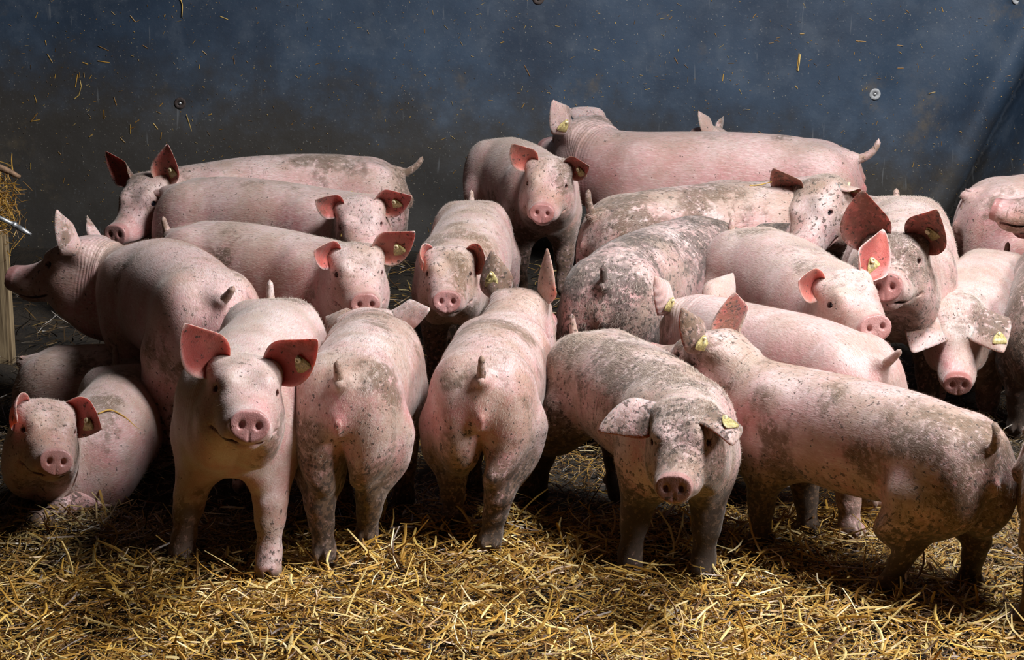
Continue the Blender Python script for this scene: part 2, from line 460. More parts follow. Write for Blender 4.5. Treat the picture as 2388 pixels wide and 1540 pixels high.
PIG_PARAMS = {
 'P1': {"x": -1.064, "y": 9.848, "z": -0.027, "yaw": 185.468, "S": 1.059, "bf": 4.629, "br": 4.02, "ny": 29.193, "np": -7.569, "hy": 24.583, "hp": 8.598, "hr": -6.688, "bpf": -7.734, "fat": 1.03, "len": 1.033, "el": (59.408, 27.114, 0, 0, 1, 1.05, 0), "er": (37.669, 3.865, 0, 0, 1.2, 1, 0), "fl": (3.0, 0.0, 0), "fr": (-3.0, 0.0, 0), "hl": (-3.0, 0.0, 0), "hrr": (3.0, 0.0, 0)},
 'P2': {"x": -1.091, "y": 9.343, "z": -0.001, "yaw": -23.367, "S": 0.99, "bf": -5.223, "br": -5.047, "ny": -31.349, "np": -2.338, "hy": -26.526, "hp": 4.213, "hr": 7.966, "bpf": -2.342, "fat": 1.03, "len": 1.021, "el": (7.049, 31.271, 0, 10, 1, 1, 0), "er": (20.357, 38.475, 0, 30, 1.3, 0.95, 0), "fl": (3.0, 0.0, 0), "fr": (-3.0, 0.0, 0), "hl": (-3.0, 0.0, 0), "hrr": (3.0, 0.0, 0)},
 'P3': {"x": -0.984, "y": 8.409, "z": -0.006, "yaw": -33.111, "S": 0.982, "bf": -9.575, "br": -7.097, "ny": -24.319, "np": 1.896, "hy": -12.069, "hp": 2.51, "hr": -1.72, "bpf": -0.423, "fat": 1.03, "len": 0.998, "el": (21.431, 33.813, 0, 5, 0.9, 1.05, 0), "er": (7.381, 46.943, 0, 25, 1.3, 0.95, 0), "fl": (3.0, 0.0, 0), "fr": (-3.0, 0.0, 0), "hl": (-3.0, 0.0, 0), "hrr": (3.0, 0.0, 0)},
 'P4': {"x": -1.25, "y": 7.766, "z": -0.03, "yaw": 115.422, "S": 1.124, "bf": 16.685, "br": 0.366, "ny": 30.491, "np": 17.672, "hy": 2.037, "hp": 4.648, "hr": -3.889, "bpf": -20.012, "fat": 1.038, "len": 0.922, "el": (45.466, 26.471, 0, 0, 1.2, 1, 0), "er": (12.093, 45.681, 0, 0, 1.2, 1, 0), "fl": (3.0, 0.0, 0), "fr": (-3.0, 0.0, 0), "hl": (5.279, 4.06, 0), "hrr": (3.0, 0.0, 0)},
 'P5': {"x": -1.422, "y": 7.257, "z": 0.002, "yaw": -94.796, "S": 0.949, "bf": -28.042, "br": -19.955, "ny": 14.541, "np": 32.278, "hy": 38.981, "hp": -17.358, "hr": 9.202, "bpf": 0.762, "fat": 0.99, "len": 0.937, "el": (-13.183, 52.47, 0, 30, 0.8, 1.05, 20), "er": (-2.958, 54.655, 0, 60, 0.8, 1, 30), "fl": (3.0, 0.0, 0, 80), "fr": (-3.0, 0.0, 0, 80), "hl": (-3.0, 0.0, 0, 85), "hrr": (3.0, 0.0, 0, 85), "leg": 1.0},
 'P7': {"x": -0.84, "y": 6.772, "z": 0.004, "yaw": -97.88, "S": 1.028, "bf": 7.183, "br": -15.309, "ny": 24.973, "np": 8.844, "hy": -12.466, "hp": 3.295, "hr": -7.96, "bpf": 1.359, "fat": 1.072, "len": 1.058, "el": (22.904, 48.142, 0, 0, 0.7, 1.05, 0), "er": (27.198, 43.516, 0, 0, 0.7, 1.05, 0), "fl": (23.616, -0.573, 0), "fr": (4.34, 10.763, 0), "hl": (-3.0, 0.0, 0), "hrr": (3.0, 0.0, 0)},
 'P8': {"x": -0.485, "y": 6.781, "z": -0.003, "yaw": 83.146, "S": 1.024, "bf": 12.48, "br": 0.205, "ny": 8.608, "np": -12.34, "hy": -24.537, "hp": -4.279, "hr": -3.931, "bpf": -10.762, "fat": 0.984, "len": 0.751, "el": (15.296, 50.754, 0, 10, 1, 1, 0), "er": (-9.287, -28.257, 0, 10, 1, 1, 0), "fl": (3.0, 0.0, 0), "fr": (-3.0, 0.0, 0), "hl": (-17.805, -7.011, 0), "hrr": (5.319, -8.903, 0)},
 'P9': {"x": -0.069, "y": 6.901, "z": -0.006, "yaw": 81.526, "S": 0.975, "bf": -1.787, "br": -6.937, "ny": -5.84, "np": 3.341, "hy": -1.888, "hp": -0.221, "hr": -0.014, "bpf": -2.849, "fat": 1.057, "len": 0.742, "el": (50.147, 52.429, 0, 0, 1.1, 1, 0), "er": (81.138, 14.063, 50, 10, 1.1, 1.05, 0), "fl": (3.0, 0.0, 0), "fr": (-3.0, 0.0, 0), "hl": (16.993, -0.158, 0), "hrr": (-21.329, -12.021, 0)},
 'P10': {"x": -0.186, "y": 8.788, "z": -0.007, "yaw": -94.764, "S": 0.953, "bf": -3.159, "br": -6.894, "ny": 1.982, "np": -9.438, "hy": 5.239, "hp": 20.141, "hr": -1.213, "bpf": -3.904, "fat": 1.088, "len": 1.059, "el": (-6.501, 45.255, 0, 50, 0.8, 0.95, 30), "er": (-11.256, 56.334, 0, 70, 0.8, 0.9, 10), "fl": (3.0, 0.0, 0), "fr": (-3.0, 0.0, 0), "hl": (-3.0, 0.0, 0), "hrr": (3.0, 0.0, 0)},
 'P11': {"x": 0.066, "y": 9.804, "z": 0.103, "yaw": -72.14, "S": 0.951, "bf": -7.001, "br": -10.472, "ny": -13.303, "np": 6.996, "hy": -2.351, "hp": -11.958, "hr": -6.303, "bpf": 2.374, "fat": 1.022, "len": 0.951, "el": (9.476, 40.024, 0, 20, 0.9, 0.9, 0), "er": (32.023, 40.991, 0, 10, 0.9, 0.95, 0), "fl": (3.0, 0.0, 0), "fr": (-3.0, 0.0, 0), "hl": (-3.0, 0.0, 0), "hrr": (3.0, 0.0, 0)},
 'P12': {"x": 0.987, "y": 10.092, "z": -0.048, "yaw": 166.269, "S": 1.184, "bf": -13.485, "br": -1.049, "ny": -39.115, "np": 8.401, "hy": 10.509, "hp": -1.216, "hr": -6.684, "bpf": -3.844, "fat": 1.03, "len": 1.089, "el": (51.483, -14.506, 0, 10, 1, 1, 0), "er": (12.809, 98.749, 0, 10, 1, 1, 0), "fl": (3.0, 0.0, 0), "fr": (-3.0, 0.0, 0), "hl": (-3.0, 0.0, 0), "hrr": (3.0, 0.0, 0)},
 'P13': {"x": 1.355, "y": 10.422, "z": 0.134, "yaw": 164.271, "S": 0.768, "bf": -5.715, "br": 2.601, "ny": -0.308, "np": 14.555, "hy": 0.681, "hp": 1.688, "hr": 12.752, "bpf": 2.982, "fat": 1.03, "len": 0.89, "el": (23.196, 45.249, 0, 10, 1, 1, 0), "er": (30.0, 15.0, 0, 10, 1, 1, 0), "fl": (3.0, 0.0, 0), "fr": (-3.0, 0.0, 0), "hl": (-3.0, 0.0, 0), "hrr": (3.0, 0.0, 0)},
 'P14': {"x": 0.86, "y": 8.96, "z": 0.001, "yaw": 22.793, "S": 1.071, "bf": 4.673, "br": 0.361, "ny": -103.708, "np": 12.05, "hy": -44.066, "hp": -7.957, "hr": 6.648, "bpf": 0.293, "fat": 1.04, "len": 1.064, "el": (-35.299, -71.238, 0, 20, 1.1, 1, 20), "er": (43.199, 68.847, 0, 0, 1.1, 1, 0), "fl": (3.0, 0.0, 0), "fr": (-3.0, 0.0, 0), "hl": (-3.0, 0.0, 0), "hrr": (3.0, 0.0, 0)},
 'P15': {"x": 1.313, "y": 9.423, "z": -0.012, "yaw": 148.198, "S": 0.941, "bf": 0.0, "br": 0.015, "ny": 0.0, "np": -35.0, "hy": 0.0, "hp": -30.0, "hr": 0.0, "bpf": 0.0, "fat": 1.03, "len": 0.999, "el": (30.0, 15.0, 0, 10, 1, 1, 0), "er": (30.0, 15.0, 0, 10, 1, 1, 0), "fl": (3.0, 0.0, 0), "fr": (-3.0, 0.0, 0), "hl": (-3.0, 0.0, 0), "hrr": (3.0, 0.0, 0)},
 'P17': {"x": 1.553, "y": 8.273, "z": 0.01, "yaw": -102.304, "S": 1.103, "bf": 0.363, "br": -10.82, "ny": -0.787, "np": 6.386, "hy": -4.227, "hp": 8.164, "hr": 3.878, "bpf": 0.228, "fat": 1.086, "len": 1.014, "el": (21.194, 62.998, 0, 0, 0.7, 1.1, 0), "er": (43.571, 77.821, 0, 0, 0.7, 1.2, 0), "fl": (3.0, 0.0, 0), "fr": (-3.0, 0.0, 0), "hl": (-3.0, 0.0, 0), "hrr": (3.0, 0.0, 0)},
 'P18': {"x": 1.056, "y": 7.836, "z": 0.055, "yaw": -72.88, "S": 0.996, "bf": -5.802, "br": -7.941, "ny": -8.31, "np": 0.626, "hy": 8.55, "hp": 12.498, "hr": 8.369, "bpf": -1.168, "fat": 1.078, "len": 1.018, "el": (44.06, -11.547, 0, 0, 1.0, 1.05, 0), "er": (8.43, 38.308, 0, 30, 1.2, 0.95, 0), "fl": (3.0, 0.0, 0), "fr": (-3.0, 0.0, 0), "hl": (-3.0, 0.0, 0), "hrr": (3.0, 0.0, 0)},
 'P19': {"x": 0.515, "y": 8.072, "z": -0.011, "yaw": 62.116, "S": 1.072, "bf": -2.163, "br": -14.431, "ny": -5.615, "np": -30.159, "hy": -0.119, "hp": -2.651, "hr": 1.473, "bpf": -2.864, "fat": 1.046, "len": 1.007, "el": (30.0, 15.0, 0, 10, 1, 1, 0), "er": (30.0, 15.0, 0, 10, 1, 1, 0), "fl": (3.0, 0.0, 0), "fr": (-3.0, 0.0, 0), "hl": (-3.0, 0.0, 0), "hrr": (3.0, 0.0, 0)},
 'P20': {"x": 0.958, "y": 7.033, "z": -0.006, "yaw": 128.015, "S": 0.98, "bf": 1.298, "br": 1.36, "ny": -11.932, "np": -19.065, "hy": -1.465, "hp": -0.376, "hr": 3.174, "bpf": -1.802, "fat": 1.044, "len": 0.801, "el": (32.647, -40.369, 0, 10, 1, 1, 0), "er": (30.0, 15.0, 0, 10, 1, 1, 0), "fl": (3.0, 0.0, 0), "fr": (-3.0, 0.0, 0), "hl": (-20.056, 5.671, 0), "hrr": (3.0, 0.0, 0)},
 'P21': {"x": 1.09, "y": 6.374, "z": -0.011, "yaw": 133.62, "S": 0.923, "bf": 3.679, "br": 12.079, "ny": 4.436, "np": 26.346, "hy": 0.694, "hp": -13.95, "hr": -0.709, "bpf": -1.295, "fat": 1.032, "len": 1.126, "el": (42.426, 44.664, 0, 0, 1.0, 1, 0), "er": (20.347, 43.25, -70, 0, 0.7, 1.2, 0), "fl": (8.291, -2.786, 0), "fr": (-3.0, 0.0, 0), "hl": (25.096, 0.326, 0), "hrr": (8.024, 4.381, 0)},
 'P22': {"x": 0.438, "y": 6.667, "z": -0.007, "yaw": -66.875, "S": 0.94, "bf": -17.55, "br": -5.316, "ny": -7.564, "np": -1.573, "hy": -10.141, "hp": 2.5, "hr": 4.275, "bpf": -1.2, "fat": 1.108, "len": 1.065, "el": (-4.992, 53.053, 70, 30, 0.9, 1.1, 10), "er": (-8, 12, 125, 12, 0.7, 1.1, 0), "fl": (15.169, -6.173, 0), "fr": (0.345, 6.739, 0), "hl": (-3.0, 0.0, 0), "hrr": (-23.23, 5.391, 0)},
 'P23': {"x": 1.841, "y": 8.261, "z": -0.072, "yaw": -110.071, "S": 0.921, "bf": 0.041, "br": 11.969, "ny": 0.75, "np": -8.802, "hy": 9.756, "hp": -7.887, "hr": -0.565, "bpf": -1.22, "fat": 1.091, "len": 1.006, "el": (-2, 70, 84, 22, 0.55, 1.35, 0, 0), "er": (-2, 70, 84, 22, 0.55, 1.4, 0, 0), "fl": (3.0, 0.0, 0), "fr": (-3.0, 0.0, 0), "hl": (-3.0, 0.0, 0), "hrr": (3.0, 0.0, 0)},
 'P24': {"x": 2.508, "y": 9.194, "z": 0.002, "yaw": 10.129, "S": 1.084, "bf": 0.0, "br": 3.954, "ny": 0.0, "np": 0.0, "hy": 0.0, "hp": 0.0, "hr": 0.0, "bpf": 0.0, "fat": 1.03, "len": 0.991, "el": (30.0, 15.0, 0, 10, 1, 1, 0), "er": (30.0, 15.0, 0, 10, 1, 1, 0), "fl": (3.0, 0.0, 0), "fr": (-3.0, 0.0, 0), "hl": (-3.0, 0.0, 0), "hrr": (3.0, 0.0, 0)},
 'P25': {"x": 2.838, "y": 8.451, "z": 0.047, "yaw": 179.408, "S": 1.031, "bf": -0.421, "br": 0.0, "ny": -9.905, "np": 26.039, "hy": -11.758, "hp": -14.285, "hr": 7.857, "bpf": 2.377, "fat": 1.03, "len": 1.005, "el": (30.0, 15.0, 0, 10, 1, 1, 0), "er": (30.0, 15.0, 0, 10, 1, 1, 0), "fl": (3.0, 0.0, 0), "fr": (-3.0, 0.0, 0), "hl": (-3.0, 0.0, 0), "hrr": (3.0, 0.0, 0)},
 'P26': {"x": 2.01, "y": 5.911, "z": -0.005, "yaw": -3.269, "S": 0.996, "bf": 0.0, "br": 3.097, "ny": 0.0, "np": 0.0, "hy": 0.0, "hp": 0.0, "hr": 0.0, "bpf": 0.0, "fat": 1.025, "len": 0.991, "el": (30.0, 15.0, 0, 10, 1, 1, 0), "er": (30.0, 15.0, 0, 10, 1, 1, 0), "fl": (3.0, 0.0, 0), "fr": (-3.0, 0.0, 0), "hl": (-3.0, 0.0, 0), "hrr": (-17.335, -1.867, 0)},
 'P27': {"x": 2.111, "y": 8.098, "z": -0.026, "yaw": 74.676, "S": 0.95, "bf": 0.024, "br": 0.498, "ny": 4.624, "np": -3.661, "hy": 0.088, "hp": -0.271, "hr": -0.476, "bpf": -0.819, "fat": 1.036, "len": 0.996, "el": (30.0, 15.0, 0, 10, 1, 1, 0), "er": (30.0, 15.0, 0, 10, 1, 1, 0), "fl": (3.0, 0.0, 0), "fr": (-3.0, 0.0, 0), "hl": (-3.0, 0.0, 0), "hrr": (3.0, 0.0, 0)},
 'P6': {"x": -1.43, "y": 7.889, "z": -0.003, "yaw": -4.85, "S": 0.919, "bf": 0.0, "br": 1.733, "ny": 0.0, "np": 0.0, "hy": 0.0, "hp": 0.0, "hr": 0.0, "bpf": 0.0, "fat": 1.03, "len": 0.979, "el": (30.0, 15.0, 0, 10, 1, 1, 0), "er": (30.0, 15.0, 0, 10, 1, 1, 0), "fl": (3.0, 0.0, 0), "fr": (-3.0, 0.0, 0), "hl": (-3.0, 0.0, 0), "hrr": (3.0, 0.0, 0), "leg": 0.6},
}
PIG_INFO = {
 'P1': {'label': 'pig at the back left facing left, one ear upright, tail stretched to the right', 'dirt': 0.65, 'soil': 0.5, 'pale': 0.5, 'tag': ('i', 0.5, 0.3), 'tail': (15, 0, 50, 0.13, 0)},
 'P2': {'label': 'pig with a straw stalk across its right cheek, behind its near double', 'dirt': 0.55, 'soil': 0.4, 'tag': ('i', 0.55, 0.1), 'tail': (-10, 0, 20, 0.12, 0)},
 'P3': {'label': 'pink pig looking right, its red tagged ear just left of the middle pig', 'dirt': 0.5, 'soil': 0.35, 'tag': ('i', 0.55, 0.2), 'tail': (60, 0, 20, 0.09, 0)},
 'P4': {'label': 'big pig at left turned away with its snout against the wooden post', 'dirt': 0.55, 'soil': 0.15, 'pale': 0.4, 'tail': (35, -30, 20, 0.09, 0)},
 'P5': {'label': 'pig lying down at bottom left with its head facing forward', 'dirt': 0.6, 'soil': 0.3, 'pale': 0.5, 'tag': ('i', 0.6, 0.1), 'z0': -0.3},
 'P6': {'label': 'muddy back of a pig lying behind the resting pig at left', 'tail': (-70, 0, 0, 0.06, 0), 'dirt': 0.65, 'soil': 0.3, 'z0': -0.31},
 'P7': {'label': 'white pig in front at left facing the camera with wide red ears', 'dirt': 0.4, 'soil': 0.5, 'pale': 0.9, 'tag': ('i', 0.58, 0.15), 'tail': (60, 0, 25, 0.1, 0)},
 'P8': {'label': 'pig seen from behind right beside the white front pig, tail up, legs apart', 'dirt': 0.65, 'soil': 0.3, 'pale': 0.9, 'tail': (70, 10, 20, 0.085, 0)},
 'P9': {'label': 'pig seen from behind in the centre, numbered yellow tag in its left ear', 'dirt': 0.65, 'soil': 0.25, 'pale': 0.6, 'tag': ('o', 0.56, 0.0, (0.05, -0.15, -1)), 'writing': [('DE', 0.0125, 0.0065), ('DE 57445', 0.0205, 0.0072), ('0590122', 0.029, 0.0092)], 'tail': (75, -5, 10, 0.1, 0)},
 'P10': {'label': 'pig in the middle facing the camera, its left ear folded over', 'dirt': 0.65, 'soil': 0.15, 'pale': 0.6, 'tail': (80, 0, 5, 0.09, 0)},
 'P11': {'label': 'rearmost pig facing the camera by the wall with red ears spread', 'dirt': 0.6, 'soil': 0.35, 'pale': 0.5, 'tag': ('i', 0.55, 0.2), 'tail': (30, 0, 0, 0.05, 0)},
 'P12': {'label': 'long pink pig along the back wall facing left, muddy tail curled up', 'dirt': 0.45, 'soil': 0.5, 'pale': 0.3, 'tag': ('o', 0.45, 0), 'tail': (10, 0, 70, 0.14, 0)},
 'P13': {'label': 'pig by the wall hidden except for one ear above a long pink back', 'tail': (-70, 0, 0, 0.06, 0), 'dirt': 0.3, 'soil': 0.5, 'pale': 0.3},
 'P14': {'label': 'pale muddy pig in the back row turning its head round to look at the camera', 'dirt': 0.8, 'soil': 0.45, 'pale': 0.8, 'tag': ('i', 0.4, -0.2), 'tail': (60, -15, 35, 0.12, 0)},
 'P15': {'label': 'pale back of a pig showing between two heads at back right', 'tail': (-70, 0, 0, 0.06, 0), 'dirt': 0.6, 'soil': 0.4, 'pale': 0.8},
 'P17': {'label': 'pig at right with big round red ears and its snout behind another ear', 'dirt': 0.75, 'soil': 0.6, 'pale': 0.8, 'tag': ('i', 0.5, 0.1), 'tail': (80, 0, 0, 0.07, 0)},
 'P18': {'label': 'pig right of centre looking to the lower right with a tag in its upright ear', 'dirt': 0.45, 'soil': 0.5, 'pale': 0.6, 'tag': ('i', 0.45, 0.1), 'tail': (80, 20, 10, 0.08, 0)},
 'P19': {'label': 'pig seen from behind with a black mud spattered rump', 'dirt': 1.05, 'soil': 0.95, 'pale': 0.5, 'tail': (70, 0, 15, 0.09, 0)},
 'P20': {'label': 'smooth pale pig behind the front right pig, facing left, tail at right', 'dirt': 0.3, 'soil': 0.5, 'pale': 0.5, 'tag': ('o', 0.4, 0), 'tail': (35, 0, 15, 0.11, 0)},
 'P21': {'label': 'large dirty pig in front at right walking away with curled tail', 'dirt': 0.78, 'soil': 0.25, 'pale': 0.4, 'tag': ('o', 0.38, 0), 'tail': (0, 25, 165, 0.15, 0)},
 'P22': {'label': 'muddy pig in front right of centre, head lowered, ears drooping', 'dirt': 0.92, 'soil': 0.5, 'pale': 0.7, 'tag': ('o', 0.55, 0), 'tail': (60, 0, 25, 0.1, 0)},
 'P23': {'label': 'pig at the right whose drooping ears cover its eyes', 'dirt': 0.5, 'soil': 0.5, 'pale': 0.9, 'tag': ('o', 0.75, 0.3), 'tail': (80, 0, 0, 0.08, 0)},
 'P24': {'label': 'large dim pig rump against the wall at the right edge', 'tail': (-70, 0, 0, 0.06, 0), 'dirt': 0.45, 'soil': 0.4, 'pale': 0.3},
 'P25': {'label': 'pig poking only its snout in at the right edge', 'dirt': 0.6, 'soil': 0.3},
 'P26': {'label': 'pig cut off by the right edge in front, only the curve of its rump showing', 'tail': (-75, 0, 0, 0.01, 0), 'dirt': 0.6, 'soil': 0.3},
 'P27': {'label': 'muddy pig at the right edge behind the droopy eared pig', 'dirt': 0.85, 'soil': 0.6},
}
PIG_ORDER = list(PIG_INFO)

# ------------------------------------------------------------------ helpers
rng = np.random.default_rng(7)
random.seed(7)

def unproject(u, v, y):
    """the point of the vertical plane at depth y that the photograph shows at pixel (u, v)"""
    a = math.radians(CAM_PITCH); r = (u - 1194) / CAM_F; t = -(v - 770) / CAM_F
    d = np.array([r, math.cos(a) + t * math.sin(a), -math.sin(a) + t * math.cos(a)])
    return np.array([0, 0, CAM_H]) + d * (y / d[1])

def np_mesh(name, V, polys):
    """polys: list of int arrays (n,3) or (n,4)"""
    me = bpy.data.meshes.new(name)
    V = np.asarray(V, np.float32)
    me.vertices.add(len(V)); me.vertices.foreach_set('co', V.ravel())
    loops = np.concatenate([np.asarray(p, np.int32).ravel() for p in polys if len(p)])
    tot = np.concatenate([np.full(len(p), np.asarray(p).shape[1], np.int32) for p in polys if len(p)])
    st = np.concatenate([[0], np.cumsum(tot)[:-1]]).astype(np.int32)
    me.loops.add(len(loops)); me.loops.foreach_set('vertex_index', loops)
    me.polygons.add(len(tot)); me.polygons.foreach_set('loop_start', st); me.polygons.foreach_set('loop_total', tot)
    me.polygons.foreach_set('use_smooth', np.ones(len(tot), bool))
    me.update(calc_edges=True)
    return me

def link(name, me, mat=None, parent=None):
    o = bpy.data.objects.new(name, me)
    COL.objects.link(o)
    if mat is not None and me is not None and not me.materials: me.materials.append(mat)
    if parent is not None: o.parent = parent
    return o

def tag(o, label=None, cat=None, group=None, kind=None):
    if label: o['label'] = label
    if cat: o['category'] = cat
    if group: o['group'] = group
    if kind: o['kind'] = kind
    return o

def empty(name, loc, rz=0):
    o = bpy.data.objects.new(name, None); COL.objects.link(o)
    o.empty_display_size = 0.1
    o.location = loc; o.rotation_euler = (0, 0, rz)
    return o

def tube(pts, rad, nv=10, cap=True):
    pts = np.asarray(pts, float); n = len(pts)
    rad = np.broadcast_to(np.asarray(rad, float), (n,))
    T = np.gradient(pts, axis=0); T /= np.linalg.norm(T, axis=1)[:, None]
    a = np.array([0, 0, 1.0]) if abs(T[0][2]) < .9 else np.array([1.0, 0, 0])
    V = []
    th = np.linspace(0, 2 * math.pi, nv, endpoint=False)
    for i in range(n):
        b = np.cross(T[i], a); b /= np.linalg.norm(b); a = np.cross(b, T[i])
        V.append(pts[i] + (b[None] * np.cos(th)[:, None] + a[None] * np.sin(th)[:, None]) * rad[i])
    V = np.concatenate(V + [pts[:1], pts[-1:]])
    i, j = np.meshgrid(np.arange(n - 1), np.arange(nv), indexing='ij'); i = i.ravel(); j = j.ravel(); k = (j + 1) % nv
    Q = np.stack([i * nv + j, i * nv + k, (i + 1) * nv + k, (i + 1) * nv + j], 1)[:, ::-1]
    jj = np.arange(nv); kk = (jj + 1) % nv
    T1 = np.stack([jj, kk, np.full(nv, n * nv)], 1); T2 = np.stack([(n - 1) * nv + kk, (n - 1) * nv + jj, np.full(nv, n * nv + 1)], 1)
    return V, Q, np.concatenate([T1, T2])

def lathe(profile, nv=24):
    """profile of (r, h); axis is local z; returns V, Q"""
    th = np.linspace(0, 2 * math.pi, nv, endpoint=False)
    V = np.concatenate([np.stack([r * np.cos(th), r * np.sin(th), np.full(nv, h)], 1) for r, h in profile])
    n = len(profile)
    i, j = np.meshgrid(np.arange(n - 1), np.arange(nv), indexing='ij'); i = i.ravel(); j = j.ravel(); k = (j + 1) % nv
    return V, np.stack([i * nv + j, i * nv + k, (i + 1) * nv + k, (i + 1) * nv + j], 1)

# ------------------------------------------------------------------ node helpers
class NT:
    def __init__(self, name):
        self.m = bpy.data.materials.new(name); self.m.use_nodes = True
        self.t = self.m.node_tree; self.b = self.t.nodes['Principled BSDF']
    def n(self, typ, **kw):
        nd = self.t.nodes.new(typ)
        for k, v in kw.items():
            if k.startswith('in_'):
                nd.inputs[int(k[3:]) if k[3:].isdigit() else k[3:].replace('_', ' ')].default_value = v
            else: setattr(nd, k, v)
        return nd
    def l(self, a, b): self.t.links.new(a, b)
    def math(self, op, a, b=None, clamp=False):
        nd = self.n('ShaderNodeMath', operation=op, use_clamp=clamp)
        for i, x in enumerate((a, b)):
            if x is None: continue
            if isinstance(x, (int, float)): nd.inputs[i].default_value = x
            else: self.l(x, nd.inputs[i])
        return nd.outputs[0]
    def mix(self, f, a, b, blend='MIX'):
        nd = self.n('ShaderNodeMix', data_type='RGBA', blend_type=blend)
        for i, x in ((0, f), (6, a), (7, b)):
            if isinstance(x, (int, float)): nd.inputs[i].default_value = x
            elif isinstance(x, tuple): nd.inputs[i].default_value = x if len(x) == 4 else x + (1,)
            else: self.l(x, nd.inputs[i])
        return nd.outputs[2]
    def noise(self, vec, scale, detail=4, rough=.55, out=0):
        nd = self.n('ShaderNodeTexNoise'); nd.inputs['Scale'].default_value = scale
        nd.inputs['Detail'].default_value = detail; nd.inputs['Roughness'].default_value = rough
        if vec is not None: self.l(vec, nd.inputs['Vector'])
        return nd.outputs[out]
    def ramp(self, x, a, b, lo=0.0, hi=1.0):
        nd = self.n('ShaderNodeMapRange', interpolation_type='SMOOTHSTEP')
        self.l(x, nd.inputs[0])
        for i, v in ((1, a), (2, b), (3, lo), (4, hi)):
            if isinstance(v, (int, float)): nd.inputs[i].default_value = v
            else: self.l(v, nd.inputs[i])
        return nd.outputs[0]
    def mapping(self, vec, scale=(1, 1, 1), rot=(0, 0, 0)):
        nd = self.n('ShaderNodeMapping'); nd.inputs['Scale'].default_value = scale; nd.inputs['Rotation'].default_value = rot
        self.l(vec, nd.inputs['Vector']); return nd.outputs[0]
    def bump(self, h, strength, dist, prev=None):
        nd = self.n('ShaderNodeBump'); nd.inputs['Strength'].default_value = strength; nd.inputs['Distance'].default_value = dist
        self.l(h, nd.inputs['Height'])
        if prev is not None: self.l(prev, nd.inputs['Normal'])
        return nd.outputs[0]
    def set(self, **kw):
        for k, v in kw.items():
            k = k.replace('_', ' ')
            if isinstance(v, (int, float, tuple)): self.b.inputs[k].default_value = v
            else: self.l(v, self.b.inputs[k])

def simple(name, color, rough=.6, metal=0.0, bump=None, var=0.25, scale=40):
    n = NT(name)
    tc = n.n('ShaderNodeTexCoord').outputs['Object']
    f = n.noise(tc, scale, 5)
    c = n.mix(n.ramp(f, .3, .7), tuple(x * (1 - var) for x in color), tuple(min(1, x * (1 + var)) for x in color))
    n.set(Base_Color=c, Roughness=rough, Metallic=metal)
    if bump: n.set(Normal=n.bump(f, bump, .004))
    return n.m

